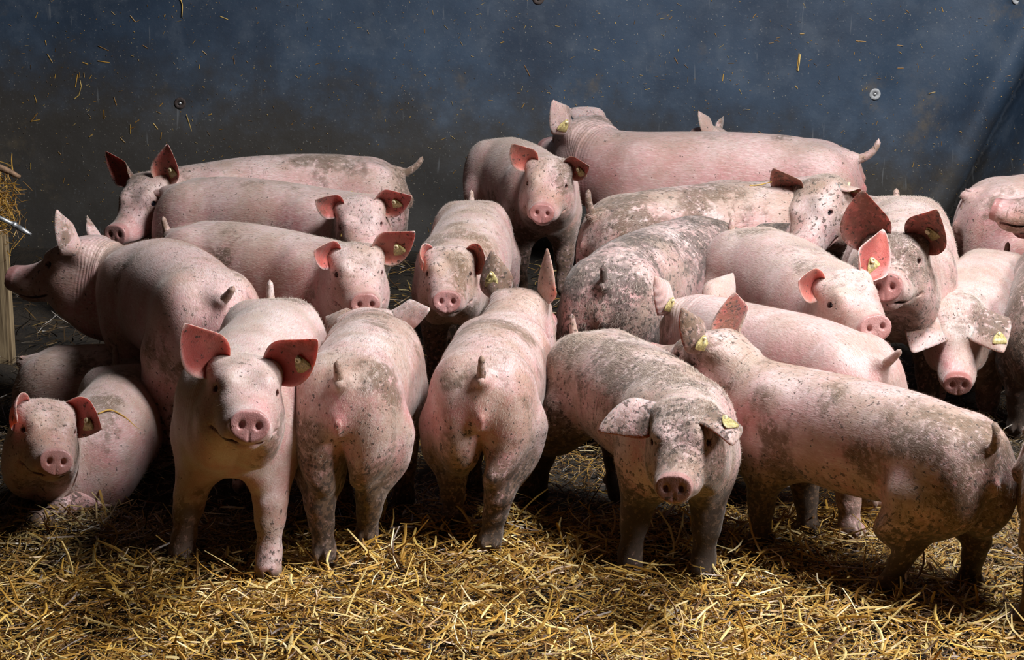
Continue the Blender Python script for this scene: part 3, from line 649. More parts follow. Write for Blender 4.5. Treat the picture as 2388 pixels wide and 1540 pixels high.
def skin_material():
    n = NT('pig_skin')
    rest = n.n('ShaderNodeAttribute', attribute_name='rest').outputs['Vector']
    mask = n.n('ShaderNodeAttribute', attribute_name='mask').outputs['Color']
    ms = n.n('ShaderNodeSeparateColor'); n.l(mask, ms.inputs[0])
    oi = n.n('ShaderNodeObjectInfo').outputs['Random']
    dirt = n.n('ShaderNodeAttribute', attribute_type='OBJECT', attribute_name='dirt').outputs['Fac']
    pale = n.n('ShaderNodeAttribute', attribute_type='OBJECT', attribute_name='pale').outputs['Fac']
    soil = n.n('ShaderNodeAttribute', attribute_type='OBJECT', attribute_name='soil').outputs['Fac']
    sep = n.n('ShaderNodeSeparateXYZ'); n.l(rest, sep.inputs[0])
    off = n.n('ShaderNodeCombineXYZ')
    n.l(n.math('MULTIPLY', oi, 13.0), off.inputs[0]); n.l(n.math('MULTIPLY', oi, 7.7), off.inputs[1]); n.l(n.math('MULTIPLY', oi, 5.1), off.inputs[2])
    va = n.n('ShaderNodeVectorMath', operation='ADD'); n.l(rest, va.inputs[0]); n.l(off.outputs[0], va.inputs[1])
    p = va.outputs[0]
    big = n.noise(p, 3.0, 3); mid = n.noise(p, 9, 5, .6)
    hair = n.noise(n.mapping(p, (45, 260, 190)), 1.0, 3, .6)
    # coat: pink skin seen through pale bristles
    c = n.mix(n.ramp(big, .35, .65), SKIN_A, SKIN_B)
    c = n.mix(n.math('MULTIPLY', n.ramp(mid, .35, .7), n.math('ADD', .25, n.math('MULTIPLY', pale, .75))), c, SKIN_C)
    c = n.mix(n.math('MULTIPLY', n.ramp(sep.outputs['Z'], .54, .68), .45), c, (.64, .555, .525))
    c = n.mix(n.math('MULTIPLY', n.ramp(hair, .5, .75), .34), c, (.95, .84, .78))
    c = n.mix(n.math('MULTIPLY', n.ramp(hair, .5, .28), .40), c, (.42, .20, .17))
    # nose, inner ear, hooves
    c = n.mix(n.math('MULTIPLY', ms.outputs[0], .85), c, n.mix(n.ramp(mid, .35, .65), (.30, .105, .09), (.50, .235, .225)))
    c = n.mix(n.math('MULTIPLY', ms.outputs[1], .85), c, n.mix(n.ramp(mid, .35, .65), (.38, .026, .014), (.54, .085, .055)))
    c = n.mix(n.math('MULTIPLY', ms.outputs[2], .8), c, (.10, .07, .05))
    # mud: fine specks, brushed streaks and caked patches, most on the legs, the hams and the head
    low = n.ramp(sep.outputs['Z'], .38, .06)
    rump = n.math('MULTIPLY', n.ramp(sep.outputs['X'], -.30, -.50), .35)
    head = n.math('MULTIPLY', n.math('MULTIPLY', n.ramp(sep.outputs['X'], .52, .66), n.ramp(sep.outputs['X'], .86, .78)), .45)
    top = n.math('MULTIPLY', n.ramp(sep.outputs['Z'], .62, .70), .20)
    zone = n.math('ADD', n.math('ADD', n.math('MULTIPLY', low, .9), rump), n.math('ADD', head, top))
    hams = n.math('MULTIPLY', n.math('MULTIPLY', n.ramp(sep.outputs['Z'], .50, .22), n.ramp(dirt, .35, .9)), .60)
    lvl = n.math('ADD', n.math('ADD', n.math('MULTIPLY', zone, .45), hams), n.math('MULTIPLY', dirt, .75))
    blot = n.noise(p, 3.6, 4, .6); grit = n.noise(p, 46, 5, .65)
    thr = n.math('SUBTRACT', .665, n.math('MULTIPLY', lvl, .30))
    cake = n.ramp(blot, thr, n.math('ADD', thr, .13))
    cake = n.math('MULTIPLY', cake, n.ramp(n.math('ADD', grit, n.math('MULTIPLY', cake, .10)), .44, .60))
    st = n.noise(n.mapping(p, (58, 15, 17)), 1.0, 5, .7)
    st2 = n.noise(n.mapping(p, (14, 52, 40)), 1.0, 5, .7)
    thr2 = n.math('SUBTRACT', .69, n.math('MULTIPLY', lvl, .22))
    streak = n.math('MAXIMUM', n.ramp(st, thr2, n.math('ADD', thr2, .14)), n.ramp(st2, n.math('ADD', thr2, .02), n.math('ADD', thr2, .14)))
    streak = n.math('MULTIPLY', streak, n.ramp(n.noise(p, 3.1, 3), .36, .58))
    sp = n.noise(p, 62, 4, .62)
    spm = n.noise(p, 5.5, 3)
    thr3 = n.math('SUBTRACT', .80, n.math('MULTIPLY', n.math('ADD', lvl, n.math('MULTIPLY', spm, .5)), .22))
    speck = n.ramp(sp, thr3, n.math('ADD', thr3, .05))
    tl = n.n('ShaderNodeAttribute', attribute_name='mask').outputs['Alpha']
    film = n.math('MULTIPLY', n.ramp(n.noise(p, 4.3, 6, .65), .40, .62), n.math('ADD', .20, n.math('MULTIPLY', lvl, .75)), True)
    film = n.math('MAXIMUM', film, n.math('MULTIPLY', tl, n.ramp(grit, .35, .6)))
    nosem = n.math('SUBTRACT', 1.0, n.math('MULTIPLY', n.math('MAXIMUM', ms.outputs[0], n.math('MULTIPLY', ms.outputs[1], .5)), .70))
    mudc = n.mix(soil, (.15, .085, .040), (.050, .040, .034))
    c = n.mix(n.math('MULTIPLY', n.math('MULTIPLY', film, .85), nosem), c, n.mix(soil, (.33, .19, .09), (.25, .185, .135)))
    c = n.mix(n.math('MULTIPLY', n.math('MULTIPLY', streak, .60), nosem), c, mudc)
    c = n.mix(n.math('MULTIPLY', n.math('MULTIPLY', cake, .80), nosem), c, mudc)
    c = n.mix(n.math('MULTIPLY', speck, .82), c, (.045, .030, .022))
    allm = n.math('MAXIMUM', n.math('MAXIMUM', cake, streak), speck)
    rough = n.ramp(n.math('MAXIMUM', allm, 0.0), 0.0, 1.0, .50, .85)
    rough = n.math('SUBTRACT', rough, n.math('MULTIPLY', ms.outputs[0], .22))
    wr = n.n('ShaderNodeTexWave', wave_type='BANDS', bands_direction='X'); n.l(rest, wr.inputs['Vector'])
    wr.inputs['Scale'].default_value = 22; wr.inputs['Distortion'].default_value = 3.0; wr.inputs['Detail'].default_value = 2; wr.inputs['Detail Scale'].default_value = .6
    neck = n.math('MULTIPLY', n.ramp(sep.outputs['X'], .40, .50), n.ramp(sep.outputs['X'], .60, .54))
    b = n.bump(n.math('MULTIPLY', wr.outputs['Fac'], neck), .35, .005)
    b = n.bump(n.noise(p, 16, 4), .25, .010, b)
    b = n.bump(hair, .35, .0035, b)
    b = n.bump(allm, .5, .003, b)
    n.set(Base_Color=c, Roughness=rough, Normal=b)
    thin = n.n('ShaderNodeAttribute', attribute_name='thin').outputs['Fac']
    n.set(Subsurface_Weight=n.math('ADD', .18, n.math('MULTIPLY', thin, .55)), Subsurface_Radius=(1.0, .30, .18), Subsurface_Scale=.012)
    n.b.inputs['Specular IOR Level'].default_value = .42
    n.b.inputs['Sheen Weight'].default_value = .30
    n.b.inputs['Sheen Roughness'].default_value = .45
    n.b.inputs['Sheen Tint'].default_value = (1, .93, .88, 1)
    return n.m

SKIN_A, SKIN_B, SKIN_C = (.54, .23, .225), (.58, .325, .315), (.63, .505, .48)

def eye_material():
    n = NT('eye_ball')
    d = n.n('ShaderNodeAttribute', attribute_name='iris').outputs['Fac']
    c = n.mix(n.ramp(d, .55, .62), (.010, .009, .014), n.mix(n.ramp(d, .80, .92), (.06, .06, .10), (.62, .52, .50)))
    n.set(Base_Color=c, Roughness=.08)
    return n.m

M_SKIN = skin_material()
M_EYE = eye_material()
M_TAG = simple('tag_plastic', (.44, .36, .15), .35, 0, .3, .4, 160)
M_PIN = simple('tag_pin', (.75, .66, .40), .25, 0, None, .2, 90)
M_INK = simple('tag_ink', (.10, .085, .045), .6)

def floor_z(x, y):
    """the straw bed: level in front, small heaps and hollows"""
    x = np.asarray(x, float); y = np.asarray(y, float)
    z = .012 * np.sin(x * 5.1 + y * 2.3) + .010 * np.sin(x * 9.7 - y * 6.1 + 1) + .008 * np.sin(x * 3.3 + y * 11.0 + 2)
    for cx, cy, h, r in MOUNDS:
        z = z + h * np.exp(-((x - cx) ** 2 + (y - cy) ** 2) / (2 * r * r))
    return z
MOUNDS = [(-1.16, 7.22, .08, .15), (-1.9, 6.35, .04, .25), (-.55, 5.95, .03, .25)]

# ------------------------------------------------------------------ the setting
WALL_Y = 11.0
def wall_panel_material():
    n = NT('dark_blue_panel')
    tc = n.n('ShaderNodeTexCoord').outputs['Object']
    sep = n.n('ShaderNodeSeparateXYZ'); n.l(tc, sep.inputs[0])
    big = n.noise(tc, 1.1, 5, .6); mid = n.noise(tc, 5, 6, .65); fine = n.noise(tc, 70, 3, .6)
    c = n.mix(n.ramp(big, .35, .65), (.018, .032, .056), (.036, .062, .102))
    c = n.mix(n.math('MULTIPLY', n.ramp(mid, .50, .75), .4), c, (.09, .112, .142))
    # manure dust and painted-in shade, darker towards the floor, with a ragged edge
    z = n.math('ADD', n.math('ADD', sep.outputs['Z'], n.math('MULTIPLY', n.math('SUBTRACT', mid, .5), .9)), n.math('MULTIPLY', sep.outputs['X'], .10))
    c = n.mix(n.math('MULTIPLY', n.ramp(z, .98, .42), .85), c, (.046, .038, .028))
    c = n.mix(n.math('MULTIPLY', n.ramp(n.noise(tc, 2.6, 7, .7), .58, .75), .55), c, (.13, .10, .062))
    vt = n.n('ShaderNodeTexVoronoi', feature='F1'); n.l(tc, vt.inputs['Vector']); vt.inputs['Scale'].default_value = 55
    fl = n.math('MULTIPLY', n.ramp(vt.outputs['Distance'], .17, .07), n.ramp(n.noise(tc, 24, 2), .52, .62))
    c = n.mix(n.math('MULTIPLY', fl, .75), c, (.34, .30, .24))
    c = n.mix(n.math('MULTIPLY', n.ramp(fine, .60, .8), .5), c, (.16, .17, .18))
    sc = n.noise(n.mapping(tc, (34, 1, 3.5), (0, .5, 0)), 1, 2, .5)
    c = n.mix(n.math('MULTIPLY', n.ramp(sc, .68, .76), .35), c, (.20, .21, .22))
    n.set(Base_Color=c, Roughness=n.ramp(mid, .3, .7, .42, .68))
    b = n.bump(fine, .25, .003); b = n.bump(big, .3, .03, b)
    n.set(Normal=b)
    return n.m

def build_wall():
    X = np.linspace(-2.86, 6.0, 420); Z = np.linspace(-.1, 3.4, 110)
    gx, gz = np.meshgrid(X, Z, indexing='ij')
    dy = .012 * np.sin(gx * 1.9 + gz * .8) + .008 * np.sin(gx * 4.3 - gz * 1.1 + 1)
    # sharp slanting folds at the right, where the sheet hangs loose
    A = unproject(2388, 215, WALL_Y); B = unproject(2235, 500, WALL_Y)
    t = np.array([B[0] - A[0], B[2] - A[2]]); t /= np.linalg.norm(t); nn = np.array([-t[1], t[0]])
    if nn[0] < 0: nn = -nn
    d = (gx - A[0]) * nn[0] + (gz - A[2]) * nn[1]
    dy += .20 * np.exp(-(d / .050) ** 2) - .12 * np.exp(-((d + .17) / .12) ** 2) - .20 * np.exp(-((d - .15) / .08) ** 2) + .05 * np.exp(-((d + .55) / .16) ** 2)
    for u, v in BOLTS[:2]:
        P = unproject(u, v, WALL_Y); r2 = (gx - P[0]) ** 2 + (gz - P[2]) ** 2
        dy += .018 * np.exp(-r2 / .012)
    V = np.stack([gx, WALL_Y + dy, gz], -1).reshape(-1, 3)
    i, j = np.meshgrid(np.arange(419), np.arange(109), indexing='ij'); i = i.ravel(); j = j.ravel()
    Q = np.stack([i * 110 + j, (i + 1) * 110 + j, (i + 1) * 110 + j + 1, i * 110 + j + 1], 1)
    me = np_mesh('wall_back', V, [Q])
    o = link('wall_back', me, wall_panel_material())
    md = o.modifiers.new('thick', 'SOLIDIFY'); md.thickness = .02; md.offset = -1
    o['kind'] = 'structure'
    return o
BOLTS = [(420, 241), (2043, 222), (1256, -3), (2367, -6)]

build_wall()

def box_mesh(name, x0, x1, y0, y1, z0, z1, nx=1, ny=1, nz=1, jit=0):
    import bmesh
    bm = bmesh.new()
    bmesh.ops.create_cube(bm, size=1)
    for v in bm.verts:
        v.co = Vector((x0 + (v.co.x + .5) * (x1 - x0), y0 + (v.co.y + .5) * (y1 - y0), z0 + (v.co.z + .5) * (z1 - z0)))
    bmesh.ops.bevel(bm, geom=list(bm.edges), offset=min(x1 - x0, y1 - y0, z1 - z0) * .12, segments=2, affect='EDGES')
    me = bpy.data.meshes.new(name); bm.to_mesh(me); bm.free()
    return me

M_DARKBOARD = simple('dark_board', (.018, .016, .014), .8, 0, .4)
o = link('wall_left', box_mesh('wall_left', -6.0, -2.84, WALL_Y + .12, WALL_Y + .2, -.1, 3.4), M_DARKBOARD); o['kind'] = 'structure'

def floor_material():
    n = NT('trodden_litter')
    tc = n.n('ShaderNodeTexCoord').outputs['Object']
    a = n.noise(tc, 6, 6, .65); f = n.noise(tc, 60, 5, .7)
    c = n.mix(n.ramp(a, .35, .65), (.010, .007, .0045), (.032, .021, .011))
    c = n.mix(n.math('MULTIPLY', n.ramp(f, .5, .7), .4), c, (.075, .048, .020))
    n.set(Base_Color=c, Roughness=.85, Normal=n.bump(f, .8, .02, n.bump(a, .5, .04)))
    return n.m

def build_floor():
    X = np.linspace(-6, 6, 300); Y = np.linspace(3.2, 11.12, 180)
    gx, gy = np.meshgrid(X, Y, indexing='ij')
    V = np.stack([gx, gy, floor_z(gx, gy) - .006], -1).reshape(-1, 3)
    i, j = np.meshgrid(np.arange(299), np.arange(179), indexing='ij'); i = i.ravel(); j = j.ravel()
    Q = np.stack([i * 180 + j, (i + 1) * 180 + j, (i + 1) * 180 + j + 1, i * 180 + j + 1], 1)
    o = link('floor', np_mesh('floor', V, [Q]), floor_material()); o['kind'] = 'structure'
build_floor()

# ------------------------------------------------------------------ pigs
BV, BQ = build_base(1.0)
BW = leg_weights(BV)
BMASK = np.zeros((len(BV), 4), np.float32)
BMASK[:, 0] = sstep(.852, .868, BV[:, 0] + (BV[:, 2] - .514) * .10) * (BV[:, 2] > .46)
_er = np.sqrt((BV[:, 0] - EYE[0]) ** 2 + (np.abs(BV[:, 1]) - EYE[1]) ** 2 + (BV[:, 2] - EYE[2]) ** 2)
BMASK[:, 0] = np.maximum(BMASK[:, 0], .55 * (1 - sstep(.014, .034, _er)))
BMASK[:, 2] = 1 - sstep(.028, .040, BV[:, 2])
BMASK[:, 1] = .35 * np.exp(-(((BV[:, 0] + .545) / .03) ** 2 + (BV[:, 1] / .022) ** 2 + ((BV[:, 2] - .49) / .05) ** 2))

def eye_mesh():
    nv, nr = 20, 14
    V = []; I = []
    for i in range(nr + 1):
        a = math.pi * i / nr
        for j in range(nv):
            t = 2 * math.pi * j / nv
            V.append((math.sin(a) * math.cos(t), math.sin(a) * math.sin(t), math.cos(a))); I.append(a / 1.2)
    Q = [[i * nv + j, (i + 1) * nv + j, (i + 1) * nv + (j + 1) % nv, i * nv + (j + 1) % nv] for i in range(nr) for j in range(nv)]
    return np.array(V), np.array(Q), np.array(I, np.float32)
EV, EQ, EI = eye_mesh()

def orient(V, origin, z, x):
    """local vertices (x, y, z) placed with z along z and x roughly along x"""
    z = np.asarray(z, float) / np.linalg.norm(z); x = np.asarray(x, float); x = x - z * (x @ z); x /= np.linalg.norm(x)
    y = np.cross(z, x)
    return np.asarray(origin) + V[:, :1] * x + V[:, 1:2] * y + V[:, 2:3] * z

def tag_plate():
    """rounded house-shaped plate, x down the plate, thickness in z; with a hole near the apex"""
    out = [(-.004, .0), (.004, .0075), (.019, .0175), (.031, .0185), (.034, .0165), (.035, .0)]
    pts = out + [(x, -y) for x, y in out[-2:0:-1]]
    pts = np.array(pts)
    # refine and round the outline
    for _ in range(2):
        nx = np.roll(pts, -1, 0)
        pts = np.stack([pts * .75 + nx * .25, pts * .25 + nx * .75], 1).reshape(-1, 2)
    n = len(pts)
    c = np.array([.006, 0.0])
    ang = np.arctan2(pts[:, 1] - c[1], pts[:, 0] - c[0])
    hole = c + .0022 * np.stack([np.cos(ang), np.sin(ang)], 1)
    rings = [(hole, -.001), (pts * .985 + .0002, -.0012), (pts, -.0006), (pts, .0006), (pts * .985 + .0002, .0012), (hole, .001), (hole, -.001)]
    V = np.concatenate([np.concatenate([p, np.full((n, 1), z)], 1) for p, z in rings])
    i, j = np.meshgrid(np.arange(len(rings) - 1), np.arange(n), indexing='ij'); i = i.ravel(); j = j.ravel(); k = (j + 1) % n
    return V, np.stack([i * n + j, i * n + k, (i + 1) * n + k, (i + 1) * n + j], 1)

def text_mesh(body, size):
    cu = bpy.data.curves.new('txt', 'FONT'); cu.body = body; cu.size = size; cu.align_x = 'CENTER'; cu.align_y = 'CENTER'
    cu.extrude = .0003; cu.space_line = .78; cu.resolution_u = 3
    o = bpy.data.objects.new('txt', cu); COL.objects.link(o)
    bpy.context.view_layer.update()
    me = bpy.data.meshes.new_from_object(o.evaluated_get(bpy.context.evaluated_depsgraph_get()))
    bpy.data.objects.remove(o); bpy.data.curves.remove(cu)
    return me

BA = BV[BQ]
_fx = BA.mean(1); _fn = np.cross(BA[:, 2] - BA[:, 0], BA[:, 3] - BA[:, 1]); _area = np.linalg.norm(_fn, axis=1) / 2
_dens = _area * (1 + 1.2 * sstep(.60, .69, _fx[:, 2])) * sstep(.30, .42, _fx[:, 2]) * (1 - .97 * sstep(.83, .85, _fx[:, 0]))
_cdf = np.cumsum(_dens); _cdf /= _cdf[-1]
def bristles(D, N, S):
    """short stiff hairs lying back along the coat"""
    f = np.searchsorted(_cdf, rng.random(N)); a, b = rng.random((2, N, 1))
    q = BQ[f]
    P = (D[q[:, 0]] * (1 - a) + D[q[:, 1]] * a) * (1 - b) + (D[q[:, 3]] * (1 - a) + D[q[:, 2]] * a) * b
    nr = np.cross(D[q[:, 2]] - D[q[:, 0]], D[q[:, 3]] - D[q[:, 1]]); nr /= np.linalg.norm(nr, axis=1)[:, None] + 1e-12
    # the rest-space direction to the tail and down, carried along by the deformed face
    e1, e2 = BV[q[:, 1]] - BV[q[:, 0]], BV[q[:, 3]] - BV[q[:, 0]]
    w = np.array([-1.0, 0, -.35])
    c1 = (e1 @ w) / ((e1 ** 2).sum(1) + 1e-9); c2 = (e2 @ w) / ((e2 ** 2).sum(1) + 1e-9)
    t = (D[q[:, 1]] - D[q[:, 0]]) * c1[:, None] + (D[q[:, 3]] - D[q[:, 0]]) * c2[:, None]
    t += rng.normal(0, .16, (N, 3)); t -= nr * (t * nr).sum(1)[:, None]; t /= np.linalg.norm(t, axis=1)[:, None] + 1e-9
    L = S * rng.uniform(.014, .032, (N, 1)) * np.where(_fx[f, 0] > .6, .7, 1)[:, None]
    lift = rng.uniform(.04, .38, (N, 1))
    s = np.cross(t, nr) * (.00022 * S)
    m = P + t * L * .55 + nr * L * .55 * lift; e = P + t * L + nr * L * lift * .8
    V = np.stack([P - s, P + s, m + s * .8, m - s * .8, e], 1).reshape(-1, 3)
    o = (np.arange(N) * 5)[:, None]
    return V, np.concatenate([o + np.array([[0, 1, 2, 3]]), o + np.array([[3, 2, 4, 4]])])[:N] if False else (o + np.array([[0, 1, 2, 3]]))
M_HAIR = simple('pale_bristle', (.60, .49, .40), .5, 0, None, .15, 30)

def build_pig(key, par, info):
    p = dict(DEF); p.update(par)
    g = float(info.get('z0', 0) + p['z'])
    root = empty('pig', (p['x'], p['y'], 0), math.radians(p['yaw']))
    tag(root, info['label'], 'pig', 'pigs crowded together in the straw pen')
    lp = dict(p); lp['x'] = lp['y'] = 0; lp['yaw'] = 0; lp['z'] = g
    fr = frames(lp)
    D = deform(lp, BV, fr, BW)
    Vs, Qs, Ts, R, M = [D], [BQ], [], [BV], [BMASK]
    n = len(D)
    ears = {}
    for sd, k in ((1, 'el'), (-1, 'er')):
        ev, eq, inn = ear_mesh(sd, p[k])
        Vs.append(rigid(lp, ev, 'head', fr)); Qs.append(eq + n); R.append(ev)
        m = np.zeros((len(ev), 4), np.float32); m[:, 1] = inn; M.append(m)
        ears[sd] = Vs[-1]; n += len(ev)
    tv, tq, tt = tail_mesh(info.get('tail', ()))
    Vs.append(rigid(lp, tv, 'tail', fr)); Qs.append(tq + n); Ts.append(np.array(tt) + n); R.append(tv)
    m = np.zeros((len(tv), 4), np.float32); m[:, 3] = .85 * sstep(0, .35, np.linspace(0, 1, len(tv))); M.append(m)
    me = np_mesh('pig_body', np.concatenate(Vs), [np.concatenate(Qs), np.concatenate(Ts)])
    a = me.attributes.new('rest', 'FLOAT_VECTOR', 'POINT'); a.data.foreach_set('vector', np.concatenate(R).astype(np.float32).ravel())
    a = me.attributes.new('mask', 'FLOAT_COLOR', 'POINT'); a.data.foreach_set('color', np.concatenate(M).ravel())
    th = np.zeros(n + len(tv), np.float32); th[len(D):n] = 1
    a = me.attributes.new('thin', 'FLOAT', 'POINT'); a.data.foreach_set('value', th)
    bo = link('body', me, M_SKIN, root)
    bo['dirt'] = float(info.get('dirt', .45)); bo['pale'] = float(info.get('pale', .5)); bo['soil'] = float(info.get('soil', .4))
    hv, hq = bristles(D, int(info.get('hairs', 15000)), lp['S'])
    hb = link('bristles', np_mesh('pig_bristles', hv, [hq]), M_HAIR, root); hb['kind'] = 'stuff'
    for sd in (1, -1):
        if (sd == 1 and 'L' in info.get('noeye', '')) or (sd == -1 and 'R' in info.get('noeye', '')): continue
        c = np.array(EYE) * (1, sd, 1) + np.array((-.001, -.0045 * sd, -.001))
        d = np.array((.42, .86 * sd, .22))
        q = orient(EV * .0162 * np.array((1.0, 1.0, .92)), c, d, (1, 0, 0))
        em = np_mesh('pig_eye', rigid(lp, q, 'head', fr), [EQ])
        at = em.attributes.new('iris', 'FLOAT', 'POINT'); at.data.foreach_set('value', EI)
        link('eye', em, M_EYE, root)
    t = info.get('tag')
    if t:
        side, u, v = t[0], t[1], t[2]           # 'i' plate on the inner face, 'o' on the outer; u along, v across
        nu, nv = 22, 15
        E = ears[1]
        i = int(u * (nu - 1)); j = int((v + 1) / 2 * (nv - 1)); k = i * nv + j
        P = (E[k] + E[k + nu * nv]) / 2
        nrm = E[k] - E[k + nu * nv]; nrm /= np.linalg.norm(nrm)
        along_ = E[k + nv] - E[k - nv]; along_ /= np.linalg.norm(along_)
        s = 1 if side == 'i' else -1
        wdown = np.array(t[3], float) if len(t) > 3 else None
        th = math.radians(p['yaw'])
        down = _rz(-th) @ (wdown if wdown is not None else np.array([0, 0, -1.0])) + along_ * (.35 if wdown is None else 0)
        tilt = nrm * s + .28 * (down / np.linalg.norm(down))
        if side == 'i': tilt = nrm * s + .1 * down
        pv, pq = tag_plate()
        sc = 1.55 * p['S']
        gap = .0090
        plate = np_mesh('tag_plate', orient(pv * sc - np.array([.006 * sc, 0, 0]), P + nrm * s * gap, tilt, down), [pq])
        to = link('ear_tag', plate, M_TAG, root)
        to['label'] = 'yellowed plastic ear tag'
        V, Q = lathe([(0.0, -.012), (.0035, -.012), (.0035, .009), (.0062, .0095), (.0068, .0115), (.0055, .0135), (.003, .0138), (.0026, .0115), (0, .0112)], 18)
        pin = np_mesh('tag_pin', orient(V * sc, P, nrm * (1 if side == 'i' else 1) * 1.0, down), [Q])
        link('tag_pin', pin, M_PIN, to)
        for line, off, size in info.get('writing', ()):
            tm = text_mesh(line, size * sc)
            co = np.empty(len(tm.vertices) * 3, np.float32); tm.vertices.foreach_get('co', co); co = co.reshape(-1, 3).astype(float)
            # text x runs across the plate, text y points to the apex
            q = np.stack([(off - .006) * sc - co[:, 1], co[:, 0], .0012 * sc + co[:, 2]], 1)
            tm.vertices.foreach_set('co', orient(q, P + nrm * s * gap, tilt, down).astype(np.float32).ravel()); tm.update()
            link('tag_lettering', tm, M_INK, to)
    return root

for key in PIG_ORDER:
    build_pig(key, PIG_PARAMS[key], PIG_INFO[key])

# ------------------------------------------------------------------ straw
def straw_material(name='straw'):
    n = NT(name)
    a = n.n('ShaderNodeAttribute', attribute_name='tone').outputs['Fac']
    d = n.n('ShaderNodeAttribute', attribute_name='grime_shade').outputs['Fac']
    cr = n.n('ShaderNodeValToRGB'); n.l(a, cr.inputs[0])
    e = cr.color_ramp.elements
    e[0].position = 0; e[0].color = (.10, .045, .012, 1); e[1].position = 1; e[1].color = (.84, .64, .26, 1)
    for pos, c in ((.22, (.20, .085, .014)), (.50, (.46, .235, .036)), (.75, (.64, .37, .066)), (.9, (.74, .50, .13))):
        x = e.new(pos); x.color = c + (1,)
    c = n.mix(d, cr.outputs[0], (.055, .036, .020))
    n.set(Base_Color=c, Roughness=.42)
    n.b.inputs['Specular IOR Level'].default_value = .6
    return n.m
M_STRAW = straw_material()

def blades(P, az, tilt, L, W, bend, twist, tone, grime_shade, name):
    """roof-section straws: P centre points, directions by azimuth and tilt"""
    N = len(P); K = 4
    d = np.stack([np.cos(az) * np.cos(tilt), np.sin(az) * np.cos(tilt), np.sin(tilt)], 1)
    s = np.stack([-np.sin(az), np.cos(az), np.zeros(N)], 1)
    u = np.cross(d, s); u *= np.sign(u[:, 2:3] + 1e-9)
    s2 = s * np.cos(twist)[:, None] + u * np.sin(twist)[:, None]; u2 = u * np.cos(twist)[:, None] - s * np.sin(twist)[:, None]
    t = np.linspace(-.5, .5, K)
    kink = rng.uniform(-1, 1, N)
    V = np.zeros((N, K, 3, 3))
    for k in range(K):
        c = P + d * (t[k] * L)[:, None] + s * (bend * L * (t[k] ** 2) * 2)[:, None] + u * (kink * L * .10 * (abs(t[k]) ** 1.5) * 2)[:, None]
        w = W * (1.0 if 0 < k < K - 1 else .75)
        V[:, k, 0] = c - s2 * (w / 2)[:, None]
        V[:, k, 1] = c + u2 * (w * .34)[:, None]
        V[:, k, 2] = c + s2 * (w / 2)[:, None]
    base = (np.arange(N) * K * 3)[:, None]
    q = []
    for k in range(K - 1):
        for c in range(2):
            q.append([k * 3 + c, k * 3 + c + 1, (k + 1) * 3 + c + 1, (k + 1) * 3 + c])
    Q = (base[:, :, None] + np.array(q)[None]).reshape(-1, 4)
    me = np_mesh(name, V.reshape(-1, 3), [Q])
    me.polygons.foreach_set('use_smooth', np.zeros(len(Q), bool))
    for nm, val in (('tone', tone), ('grime_shade', grime_shade)):
        a = me.attributes.new(nm, 'FLOAT', 'POINT'); a.data.foreach_set('value', np.repeat(val, K * 3).astype(np.float32))
    return me

def scatter(N, x0, x1, y0, y1, lmin, lmax, wmin, wmax, up, hi, tone0, tone1):
    x = rng.uniform(x0, x1, N); y = rng.uniform(y0, y1, N)
    z = floor_z(x, y) + rng.random(N) ** 1.5 * hi
    L = lmin + (lmax - lmin) * rng.random(N) ** 2.2
    tilt = rng.normal(0, 1, N) * up
    tilt = np.clip(tilt, -1.2, 1.2)
    z = z + np.abs(np.sin(tilt)) * L * .30
    W = rng.uniform(wmin, wmax, N)
    tone = np.clip(rng.normal((tone0 + tone1) / 2, (tone1 - tone0) / 2, N), 0, 1)
    # mucked and trodden towards the right; under the herd muck plus painted shade
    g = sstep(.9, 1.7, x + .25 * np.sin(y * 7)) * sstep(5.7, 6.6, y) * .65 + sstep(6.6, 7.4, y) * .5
    g = g + (1 - sstep(-1.1, -.55, x)) * sstep(6.15, 6.45, y) * .55  # shade painted into the straw at front left
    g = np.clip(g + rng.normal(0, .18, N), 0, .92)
    return [np.stack([x, y, z], 1), rng.uniform(0, 2 * math.pi, N), tilt, L, W, rng.normal(0, .22, N), rng.uniform(-.6, .6, N), tone, g]

def join(parts):
    return [np.concatenate([p[i] for p in parts]) for i in range(9)]

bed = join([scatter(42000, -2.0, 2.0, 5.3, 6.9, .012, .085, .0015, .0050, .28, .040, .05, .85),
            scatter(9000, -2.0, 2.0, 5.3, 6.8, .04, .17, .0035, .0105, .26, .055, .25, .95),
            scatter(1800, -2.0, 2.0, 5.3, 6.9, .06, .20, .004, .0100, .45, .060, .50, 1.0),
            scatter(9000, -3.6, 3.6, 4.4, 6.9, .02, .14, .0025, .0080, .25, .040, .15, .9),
            scatter(18000, -2.2, 2.2, 6.8, 8.2, .015, .09, .0018, .005, .28, .030, .0, .65),  # lower tones here paint in the shade beneath the pigs
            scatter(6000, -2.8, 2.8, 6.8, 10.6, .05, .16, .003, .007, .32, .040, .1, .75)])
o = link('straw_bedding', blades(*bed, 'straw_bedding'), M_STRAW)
tag(o, 'loose golden straw bedding spread over the pen floor', 'straw', kind='stuff')

